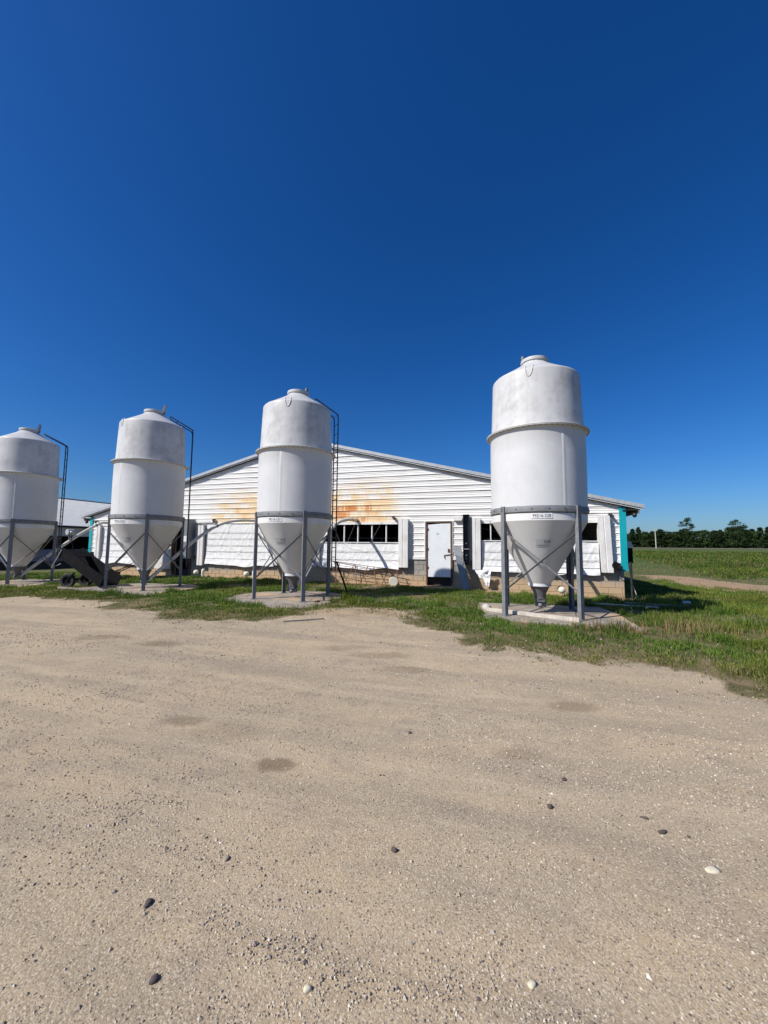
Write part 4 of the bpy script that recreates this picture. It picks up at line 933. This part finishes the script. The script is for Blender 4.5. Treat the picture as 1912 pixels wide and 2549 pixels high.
# heap of old boards behind bin 526
for i, (u0, o0, z0_, u1, o1, z1_, mt_, lb) in enumerate(((4.0, 2.2, 0.1, 5.35, 1.0, 1.25, 'rust', 'long rusty board propped behind feed bin 526'), (3.6, 2.4, 0.08, 5.0, 1.3, 0.75, 'wood_grey', 'lower grey board propped behind feed bin 526'), (3.75, 2.0, 0.06, 4.6, 1.5, 0.55, 'rust', 'short rusty board low behind feed bin 526'))):
    a, b = WB(u0, -o0), WB(u1, -o1); x, y = a; gz0 = GZ(x, y)
    t_ = MB(); t_.bar((0, 0, z0_), (b[0] - a[0], b[1] - a[1], z1_), 0.13, 0.03); ob = t_.build('loose_board', mt_); ob.location = (x, y, gz0); tag(ob, lb, 'board')
# rust-brown lump of debris at the wall left of bin 526
o = wallthing('scrap_bundle', 'brown scrap bundle on the ground at the wall left of feed bin 526', 'scrap', 2.2, 0.5)
MB().tube([(-0.4, 0, 0.12), (0.35, 0.05, 0.1)], [0.1, 0.08], 10).build('bundle', 'rust', o); MB().bar((-0.5, -0.05, 0.24), (0.25, 0.0, 0.2), 0.14, 0.03).build('slat', 'wood_pale', o)
# bent black pipe at the ladder of bin 527
bx_, by_ = -1.25, 12.3; gz_ = GZ(bx_, by_)
o = thing('bent_pipe', 'bent black pipe leaning from the ladder of feed bin 527 to the grass', 'pipe', (bx_, by_, gz_))
MB().tube(smooth_path([(-0.27, 0.1, 0.95), (-0.2, 0.1, 1.0), (-0.13, 0.08, 0.8), (0.1, 0.0, 0.22), (0.16, -0.05, 0.05), (0.33, -0.12, 0.03)]), 0.028, 8).build('pipe', 'black', o)
# pale timber, broken concrete, steel angle and rod
def groundbar(name, label, cat, a, b, w_, h_, mat, lift=0.0, zbase=None):
    za = (GZ(*a) if zbase is None else zbase) + lift; zb = (GZ(*b) if zbase is None else zbase) + lift
    m = MB(); m.bar((0, 0, h_ / 2), (b[0] - a[0], b[1] - a[1], zb - za + h_ / 2), w_, h_); ob = m.build(name, mat, None, 0.004); ob.location = (a[0], a[1], za); return tag(ob, label, cat)
groundbar('timber', 'pale bleached timber along the front legs of the nearest feed bin', 'timber', (2.47, 9.55), (4.02, 8.25), 0.10, 0.075, 'wood_pale', 0, 0.094)
groundbar('steel_angle', 'dark steel angle lying on the slab edge before feed bin 526', 'steel bar', (-10.55, 13.05), (-7.45, 11.72), 0.07, 0.06, 'wood_grey', 0, 0.136)
groundbar('steel_rod', 'thin grey rod lying where the grass meets the gravel', 'rod', (-1.97, 7.98), (-1.21, 8.3), 0.025, 0.02, 'galv', 0.012)
groundbar('plastic_pipe', 'short white pipe end in the shade right of the barn corner', 'pipe', (9.0, 12.1), (9.16, 11.98), 0.07, 0.07, 'pvc', 0.03)
groundbar('loose_plank', 'grey plank lying in the grass behind the nearest slab', 'plank', (5.6, 11.0), (7.3, 10.7), 0.14, 0.03, 'wood_pale', 0.05)
groundbar('loose_plank', 'second grey plank in the shade near the barn corner', 'plank', (6.9, 11.5), (8.5, 11.05), 0.12, 0.03, 'wood_grey', 0.05)
def stone(name, label, cat, x, y, r, mat, sc=(1, 0.8, 0.6), seed=0, group=None, z=None):
    bm = bmesh.new(); bmesh.ops.create_icosphere(bm, subdivisions=2, radius=1); rg = np.random.default_rng(seed + 77); ph = rg.uniform(0, 6, 6); rot = rg.uniform(0, 6)
    for v_ in bm.verts:
        c_ = v_.co; k = 1 + 0.16 * math.sin(c_.x * 3 + ph[0]) + 0.14 * math.sin(c_.y * 4 + ph[1]) + 0.1 * math.sin(c_.z * 5 + c_.x * 3 + ph[2]); c_ *= k * r; c_.x *= sc[0]; c_.y *= sc[1]; c_.z *= sc[2]
    me = bpy.data.meshes.new(name); bm.to_mesh(me); bm.free(); me.materials.append(M[mat]); me.polygons.foreach_set('use_smooth', [True] * len(me.polygons))
    o = link(name, me, None, (x, y, (GZ(x, y) if z is None else z) + r * sc[2] * 0.4)); o.rotation_euler.z = rot; return tag(o, label, cat, group)
stone('concrete_chunk', 'larger broken concrete lump at the left end of the nearest slab', 'rubble', 2.5, 9.75, 0.11, 'chunk', (1.2, 0.8, 0.9), 1, z=0.09)
stone('concrete_chunk', 'smaller broken concrete lump at the left end of the nearest slab', 'rubble', 2.68, 9.62, 0.08, 'chunk', (1.4, 0.7, 0.6), 2, z=0.09)
stone('concrete_chunk', 'rusty clod on the slab beside the front leg of feed bin 527', 'rubble', -1.75, 10.65, 0.05, 'rust', (1.5, 0.8, 0.7), 3, z=0.11)
for i, (x, y, r, mt_, lb, sc) in enumerate((
    (1.65, 2.12, 0.030, 'stone_pale', 'flat cream stone on the gravel at the lower right', (1.3, 0.7, 0.35)),
    (0.07, 2.24, 0.017, 'stone_dark', 'round dark stone alone on the gravel at lower centre', (1, 0.9, 0.8)),
    (-1.03, 1.90, 0.018, 'stone_dark', 'dark stone on the gravel at lower left, upper of two large ones', (1.3, 0.7, 0.6)),
    (-0.83, 1.60, 0.017, 'stone_dark', 'large dark stone nearest the bottom edge at lower left', (1.3, 0.7, 0.7)),
    (1.04, 2.59, 0.018, 'stone_dark', 'dark brown stone on the gravel right of centre', (1.1, 0.8, 0.7)),
    (1.59, 2.38, 0.018, 'stone_dark', 'dark oval stone at right, lower of a close pair', (1.5, 0.7, 0.5)),
    (1.56, 2.50, 0.015, 'stone_dark', 'small dark stone at right, upper of a close pair', (1.5, 0.7, 0.5)),
    (0.24, 3.55, 0.017, 'stone_dark', 'small dark stone far out in the middle of the gravel', (1.1, 0.8, 0.7)),
    (1.26, 2.88, 0.016, 'stone_dark', 'tiny dark stone right of centre, farther than the brown one', (1.4, 0.8, 0.5)),
    (0.56, 1.60, 0.016, 'stone_pale', 'small pale pebble close to the bottom edge, right of centre', (1, 0.8, 0.7)),
    (-0.26, 1.57, 0.016, 'stone_pale', 'small pale pebble near the bottom edge, left of centre', (0.8, 1, 0.7)),
    (-0.78, 2.15, 0.014, 'stone_tan', 'small tan stone above the large dark stone at lower left', (1.2, 0.8, 0.7)))):
    stone('loose_stone', lb, 'stone', x, y, r, mt_, sc, i + 10, 'loose stones on the gravel')

# ------------------------------------------------------------------ gravel pebbles
def pebbles():
    N = 230000
    d = 1.15 + (RNG.random(N) ** 1.7) * 9.5; a = RNG.uniform(R_(-60), R_(60), N); x = d * np.sin(a); y = d * np.cos(a)
    al = x * UX[0] + y * UX[1]; ac = x * UY[0] + y * UY[1]; cl = 0.5 * fbm(x * 1.1, y * 1.1, 21, 4) + 0.5 * fbm(al * 0.3, ac * 1.6, 23, 4); keep = (edge_sd(x, y) < 0.25) & (RNG.random(N) < sstep(cl, 0.36, 0.62) * 0.8 + 0.07)
    x, y = x[keep], y[keep]; n = len(x)
    r = 0.0026 + 0.0062 * RNG.random(n) ** 2.6 + (RNG.random(n) < 0.02) * RNG.uniform(0.002, 0.008, n); r *= 0.8 + 0.07 * np.hypot(x, y)
    z = from_grid_z(x, y) + r * 0.12
    base = np.array([(1, 0, 0), (0, 1, 0), (-1, 0, 0), (0, -1, 0), (0.15, 0.1, 0.75), (-0.1, -0.15, -0.6)])
    th = RNG.uniform(0, 6.283, n); ct, stt = np.cos(th), np.sin(th); asp = RNG.uniform(0.6, 1.0, n)
    b = np.repeat(base[None], n, 0) * (1 + RNG.uniform(-0.25, 0.25, (n, 6, 3))); b[:, :, 1] *= asp[:, None]; b *= r[:, None, None]
    vx = b[:, :, 0] * ct[:, None] - b[:, :, 1] * stt[:, None] + x[:, None]; vy = b[:, :, 0] * stt[:, None] + b[:, :, 1] * ct[:, None] + y[:, None]; vz = b[:, :, 2] + z[:, None]
    V = np.stack([vx, vy, vz], -1).reshape(-1, 3)
    F = np.array([(0, 1, 4), (1, 2, 4), (2, 3, 4), (3, 0, 4), (1, 0, 5), (2, 1, 5), (3, 2, 5), (0, 3, 5)]); FF = (F[None] + (np.arange(n) * 6)[:, None, None]).reshape(-1, 3)
    pal = np.array([(0.43, 0.36, 0.28), (0.36, 0.31, 0.25), (0.55, 0.48, 0.37), (0.22, 0.19, 0.16), (0.11, 0.095, 0.09), (0.38, 0.30, 0.22), (0.55, 0.5, 0.41)])
    ci = RNG.choice(7, n, p=[0.31, 0.25, 0.14, 0.10, 0.05, 0.12, 0.03]); C_ = pal[ci] * RNG.uniform(0.8, 1.15, (n, 1)); C_ = np.repeat(C_, 6, 0)
    t = NT('loose pebble'); a_ = t.n('ShaderNodeAttribute'); a_.attribute_name = 'Col'; t.col(a_.outputs['Color']); t.rough(0.85); t.spec(0.2)
    o = link('pebbles', np_mesh('pebbles', V, [FF], {'Col': C_}, False, t.m)); tag(o, 'loose small pebbles strewn over the gravel yard', 'pebbles', kind='stuff')
pebbles()

# ------------------------------------------------------------------ grass
def leaf_material(name, trans=0.3):
    t = NT(name); a_ = t.n('ShaderNodeAttribute'); a_.attribute_name = 'Col'; t.col(a_.outputs['Color']); t.rough(0.7); t.spec(0.1)
    tr = t.n('ShaderNodeBsdfTranslucent'); t.l(a_.outputs['Color'], tr.inputs[0]); mx = t.n('ShaderNodeMixShader'); mx.inputs[0].default_value = trans
    t.l(t.p.outputs[0], mx.inputs[1]); t.l(tr.outputs[0], mx.inputs[2]); t.l(mx.outputs[0], t.out.inputs[0]); return t.m
M['blade'] = leaf_material('grass blade', 0.3)
def blades(name, x, y, h, w, col, label, lean=1.05, cat='grass'):
    n = len(x); z = from_grid_z(x, y) - 0.01; th = RNG.uniform(0, 6.283, n); la = RNG.uniform(0, 6.283, n); lm = RNG.uniform(0.1, 1.0, n) ** 1.3 * lean * h
    lm = lm + 0.0; fx, fy = np.cos(th) * w / 2, np.sin(th) * w / 2; lx, ly = np.cos(la) * lm, np.sin(la) * lm
    V = np.zeros((n, 5, 3)); 
    V[:, 0] = np.stack([x - fx, y - fy, z], 1); V[:, 1] = np.stack([x + fx, y + fy, z], 1)
    V[:, 2] = np.stack([x - fx * .8 + lx * .35, y - fy * .8 + ly * .35, z + h * .6], 1); V[:, 3] = np.stack([x + fx * .8 + lx * .35, y + fy * .8 + ly * .35, z + h * .6], 1)
    V[:, 4] = np.stack([x + lx, y + ly, z + h * np.clip(1 - 0.45 * (lm / h) ** 2, 0.35, 1)], 1)
    q = np.array([[0, 1, 3, 2]])[None] + (np.arange(n) * 5)[:, None, None]; tr = np.array([[2, 3, 4]])[None] + (np.arange(n) * 5)[:, None, None]
    C_ = np.repeat(col[:, None, :], 5, 1); C_[:, 4] *= 1.15
    o = link(name, np_mesh(name, V.reshape(-1, 3), [q.reshape(-1, 4), tr.reshape(-1, 3)], {'Col': C_.reshape(-1, 3)}, False, M['blade'])); return tag(o, label, cat, kind='stuff')
def grass_colour(x, y, dry):
    n = len(x); pal = np.array([(0.072, 0.135, 0.018), (0.115, 0.18, 0.03), (0.048, 0.095, 0.016), (0.165, 0.195, 0.05)])
    c = pal[RNG.choice(4, n, p=[0.4, 0.3, 0.2, 0.1])] * RNG.uniform(0.75, 1.25, (n, 1)); p_ = fbm(x * 0.8, y * 0.8, 31, 3)[:, None]
    c = c * (0.7 + 0.9 * p_); yl = sstep(fbm(x * 0.6 + 9, y * 0.6, 37, 3), 0.45, 0.65)[:, None]; c = c * (1 + yl * np.array([[0.5, 0.15, 0.2]])); dc = np.array([(0.30, 0.235, 0.12)]) * RNG.uniform(0.6, 1.2, (n, 1)); m_ = (RNG.random(n) < dry)[:, None]; return np.where(m_, dc, c)
def near_grass():
    N = 1150000; x = RNG.uniform(-19, 15, N); y = RNG.uniform(3.6, 21, N)
    vis = np.abs(x) < y * 1.06 + 1.2; x, y = x[vis], y[vis]
    g, d_, sdv, tr = masks(x, y); tuft = fbm(x * 2.6, y * 2.6, 41, 3)
    bare = 0.12 + 0.88 * sstep(fbm(x * 0.95, y * 0.95, 33, 4), 0.36, 0.5); keep = RNG.random(len(x)) < g * bare * (0.2 + 1.1 * sstep(tuft, 0.3, 0.6)) * np.clip(1.15 - (np.hypot(x, y) - 8) * 0.045, 0.35, 1); x, y, g, sdv, tuft = x[keep], y[keep], g[keep], sdv[keep], tuft[keep]
    big = fbm(x * 0.55, y * 0.55, 51, 3); e = sstep(sdv, -0.2, 1.6)
    h = (0.035 + 0.06 * e + 0.11 * e * sstep(tuft, 0.45, 0.75) * sstep(big, 0.35, 0.7)) * RNG.uniform(0.55, 1.35, len(x))
    # tall growth round the slabs and to the right of the nearest bin
    tall = np.zeros(len(x))
    for P_ in PADS.values(): s_ = poly_sd(P_, x, y); tall = np.maximum(tall, sstep(s_, 0.55, 0.0) * 0.5)
    tall = np.maximum(tall, sstep(1.9 - np.hypot((x - 6.6) * 0.8, (y - 8.6) * 0.75), 0, 1.2)); tall = np.maximum(tall, 0.7 * sstep(1.2 - np.hypot((x - 8.6) * 0.6, y - 11.2), 0, 0.8)); tall = np.maximum(tall, 0.45 * sstep(x + 0.35 * y - 7.5, 0, 2))
    h = 0.85 * h * (1 + 1.0 * tall * sstep(tuft, 0.35, 0.6))
    dryp = 0.04 + 0.45 * sstep(0.9 - np.hypot((x - 5.9), (y - 7.6) * 1.3), 0, 0.7) + 0.5 * (1 - e)
    w = RNG.uniform(0.006, 0.012, len(x)) * np.clip(0.6 + np.hypot(x, y) * 0.045, 0.8, 1.5)
    broad = (RNG.random(len(x)) < 0.22 * sstep(fbm(x * 1.7, y * 1.7, 81, 3), 0.35, 0.6)); h = np.where(broad, 0.03 + 0.35 * h, h); w = np.where(broad, w * 2.6, w)
    print('near blades', len(x)); blades('grass', x, y, h, w, grass_colour(x, y, dryp), 'uneven green grass growing between the gravel yard and the barn')
    # white and yellow flower heads
    k = RNG.random(len(x)) < 0.0022; fx, fy, fh = x[k], y[k], h[k]; n = len(fx); r = RNG.uniform(0.008, 0.014, n); zc = from_grid_z(fx, fy) + fh * 0.95 + 0.01
    b = np.array([(1, 0, 0), (0, 1, 0), (-1, 0, 0), (0, -1, 0), (0, 0, .7), (0, 0, -.7)]); V = b[None] * r[:, None, None] + np.stack([fx, fy, zc], 1)[:, None]
    F = np.array([(0, 1, 4), (1, 2, 4), (2, 3, 4), (3, 0, 4), (1, 0, 5), (2, 1, 5), (3, 2, 5), (0, 3, 5)]); FF = (F[None] + (np.arange(n) * 6)[:, None, None]).reshape(-1, 3)
    C_ = np.where((RNG.random(n) < 0.35)[:, None], np.array([(0.6, 0.5, 0.05)]), np.array([(0.62, 0.62, 0.58)])); C_ = np.repeat(C_, 6, 0)
    tag(link('wildflowers', np_mesh('wildflowers', V.reshape(-1, 3), [FF], {'Col': C_}, False, M['blade'])), 'scattered white and yellow flower heads in the grass', 'flowers', kind='stuff')
near_grass()
def field_grass():
    N = 170000; d = 14 + (RNG.random(N) ** 1.6) * 130; a = RNG.uniform(R_(24), R_(64), N); x = d * np.sin(a); y = d * np.cos(a)
    g, d_, sdv, tr = masks(x, y); lu = (x - LC[0]) * UX[0] + (y - LC[1]) * UX[1]; lv = (x - LC[0]) * UY[0] + (y - LC[1]) * UY[1]; dist = np.hypot(x, y)
    fld = sstep(-poly_sd([(19.5, 22.5), (60, 35), (200, 60), (300, 200), (120, 220), (24, 34)], x, y) + 2.5 * (fbm(x * 0.4, y * 0.4, 63, 3) - 0.5), -0.5, 1.0)
    keep = (lu > BW + 0.15) & (RNG.random(N) < g * (0.3 + 0.7 * fld)); x, y, dist, fld = x[keep], y[keep], dist[keep], fld[keep]
    tuft = fbm(x * 0.8, y * 0.8, 61, 4); h = (0.06 + (0.05 + 0.22 * sstep(tuft, 0.42, 0.7)) * fld) * RNG.uniform(0.6, 1.3, len(x)); w = 0.007 + dist * 0.0011
    dry = 0.5 - 0.42 * fld + 0.35 * sstep(fbm(x * 0.15, y * 0.35, 71, 3), 0.58, 0.72)
    print('field blades', len(x)); blades('field_grass', x, y, h, w, grass_colour(x, y, dry) * (0.85 - 0.1 * fld[:, None]), 'rough green field grass stretching from the barn to the far trees')
field_grass()

# dry weed stalks in front of the nearest slab
def weeds():
    N = 260; x = np.concatenate([RNG.normal(4.35, 0.35, 130), RNG.normal(5.9, 0.4, 130)]); y = np.concatenate([7.55 - (x[:130] - 4.35) * 0.35 + RNG.normal(0, 0.12, 130), RNG.normal(7.6, 0.3, 130)])
    blades('weed_stalks', x, y, RNG.uniform(0.12, 0.32, N), np.full(N, 0.011), np.array([(0.30, 0.2, 0.1)]) * RNG.uniform(0.6, 1.2, (N, 1)), 'dry tan weed stalks standing before the nearest concrete slab', 0.3, 'weeds')
weeds()

# ------------------------------------------------------------------ far trees
M['leaf'] = leaf_material('tree leaf', 0.15)
def crown_mesh(name, H, base, rad, nclump, seed, shape='round', leaf=0.42, per=70, tone=1.0):
    rg = np.random.default_rng(seed); cs = []
    for i in range(nclump):
        f = rg.random(); z = base + (H - base) * (0.04 + 0.96 * f)
        prof = math.sin(math.pi * min(max(0.12 + 0.80 * f, 0), 1)) ** 0.7 if shape == 'round' else (1 - f) ** 0.75 + 0.12
        r = rad * prof * math.sqrt(rg.random()); a = rg.uniform(0, 6.283); cs.append((r * math.cos(a), r * math.sin(a), z, rg.uniform(0.7, 1.25)))
    V = []; C_ = []
    for (x, y, z, s) in cs:
        n = per; p = rg.normal(0, 1, (n, 3)); p /= np.linalg.norm(p, axis=1)[:, None]; p *= (rg.random(n) ** 0.4)[:, None] * np.array([0.95, 0.95, 0.62]) * s * rad * 0.36; c0 = p + (x, y, z)
        a = rg.normal(0, 1, (n, 3)); a /= np.linalg.norm(a, axis=1)[:, None]; b = np.cross(a, rg.normal(0, 1, (n, 3))); b /= np.linalg.norm(b, axis=1)[:, None]; l = rg.uniform(0.6, 1.2, (n, 1)) * leaf
        V.append(np.stack([c0 - a * l * .5, c0 + b * l * .32, c0 + a * l * .5, c0 - b * l * .32], 1)); tc = np.array([0.028, 0.05, 0.016]) * tone * rg.uniform(0.7, 1.35) * rg.uniform(0.75, 1.3, (n, 1)); C_.append(np.repeat(tc[:, None], 4, 1))
    V = np.concatenate(V).reshape(-1, 3); C_ = np.concatenate(C_).reshape(-1, 3); F = np.arange(len(V)).reshape(-1, 4)
    return np_mesh(name, V, [F], {'Col': C_}, False, M['leaf'])
def trunk_mesh(H, r, seed, limbs=5):
    rg = random.Random(seed); m = MB(); pts = [(rg.uniform(-.1, .1) * i * 0.3, rg.uniform(-.1, .1) * i * 0.3, H * i / 5 - 0.3 * (i == 0)) for i in range(6)]
    m.tube(pts, [r * (1.15 - 0.17 * i) for i in range(6)], 8)
    for i in range(limbs):
        z = H * rg.uniform(0.45, 0.85); a = rg.uniform(0, 6.28); L = H * rg.uniform(0.15, 0.28); m.tube([(0, 0, z), (L * .5 * math.cos(a), L * .5 * math.sin(a), z + L * .35), (L * math.cos(a), L * math.sin(a), z + L * .6)], [r * .45, r * .3, r * .12], 6)
    return m.mesh('trunk', 'trunk', 60)
VAR = []
for i, (H, base, rad, nc, shp, tone) in enumerate(((10.2, -0.3, 2.9, 66, 'round', 0.8), (9.2, -0.4, 3.1, 64, 'round', 1.1), (11.2, -0.3, 2.6, 66, 'cone', 0.65), (8.6, -0.4, 3.3, 64, 'round', 0.75), (10.4, 0.6, 2.8, 56, 'round', 1.45))):
    VAR.append((crown_mesh('crown', H, base, rad, nc, 100 + i, shp, 0.62, 46, tone), trunk_mesh(H * 0.85, 0.16, i)))
TD = 282.0
def line_pt(b, extra=0): d = (TD + extra) / math.cos(b - R_(36)); return d * math.sin(b), d * math.cos(b)
def tree(vi, b, extra, scale, label, group):
    x, y = line_pt(b, extra); t_ = thing('tree', label, 'tree', (x, y, GZ(x, y)), random.uniform(0, 6.28), group); t_.scale = (scale * random.uniform(0.85, 1.25), scale * random.uniform(0.85, 1.25), scale * random.uniform(0.9, 1.08))
    link('crown', VAR[vi][0], t_); link('trunk', VAR[vi][1], t_); return t_
KIND = ('round dark green tree in the far tree line', 'bushy mid green tree in the far tree line', 'pointed dark conifer in the far tree line', 'low dark bushy tree in the far tree line', 'lighter green tree in the far tree line')
b = R_(30.6)
while b < R_(46.5):
    vi = random.choice((0, 0, 1, 1, 2, 3, 3, 4)); tree(vi, b + R_(random.uniform(-0.2, 0.2)), random.uniform(-3, 3), random.uniform(0.85, 1.05), KIND[vi] + ', front row', 'far tree line, front row, ' + KIND[vi].split(' tree')[0]); b += R_(0.52)
b = R_(30.3)
while b < R_(46.5):
    vi = random.choice((0, 2, 3, 1)); tree(vi, b, random.uniform(8, 15), random.uniform(0.98, 1.15), KIND[vi] + ', back row', 'far tree line, back row, ' + KIND[vi].split(' tree')[0]); b += R_(0.6)
# two tall trees standing above the line
def tall_tree(px_bear, H, label, seed, wid):
    x, y = line_pt(px_bear, 6); t_ = thing('tree', label, 'tree', (x, y, GZ(x, y)))
    link('crown', crown_mesh('crown', H, H * 0.62, wid, 26, seed, 'round', 0.5, 70, 1.25), t_); link('trunk', trunk_mesh(H * 0.92, 0.3, seed, 8), t_)
tall_tree(math.atan2(1712 - 956, 987), 17.2, 'tall tree with open crown standing above the far tree line', 301, 3.6)
tall_tree(math.atan2(1838 - 956, 987), 15.2, 'broad flat topped tree above the far tree line, right of the tall one', 305, 3.9)
b = math.atan2(1632 - 956, 987); d = 255; x, y = d * math.sin(b) / math.cos(b - R_(36)), d * math.cos(b) / math.cos(b - R_(36)); 
pl = thing('utility_pole', 'pale bare utility pole standing before the far trees', 'pole', (x, y, GZ(x, y)))
MB().tube([(0, 0, -0.5), (-0.15, 0, 10.6)], [0.28, 0.2], 10).build('pole', 'pole', pl)
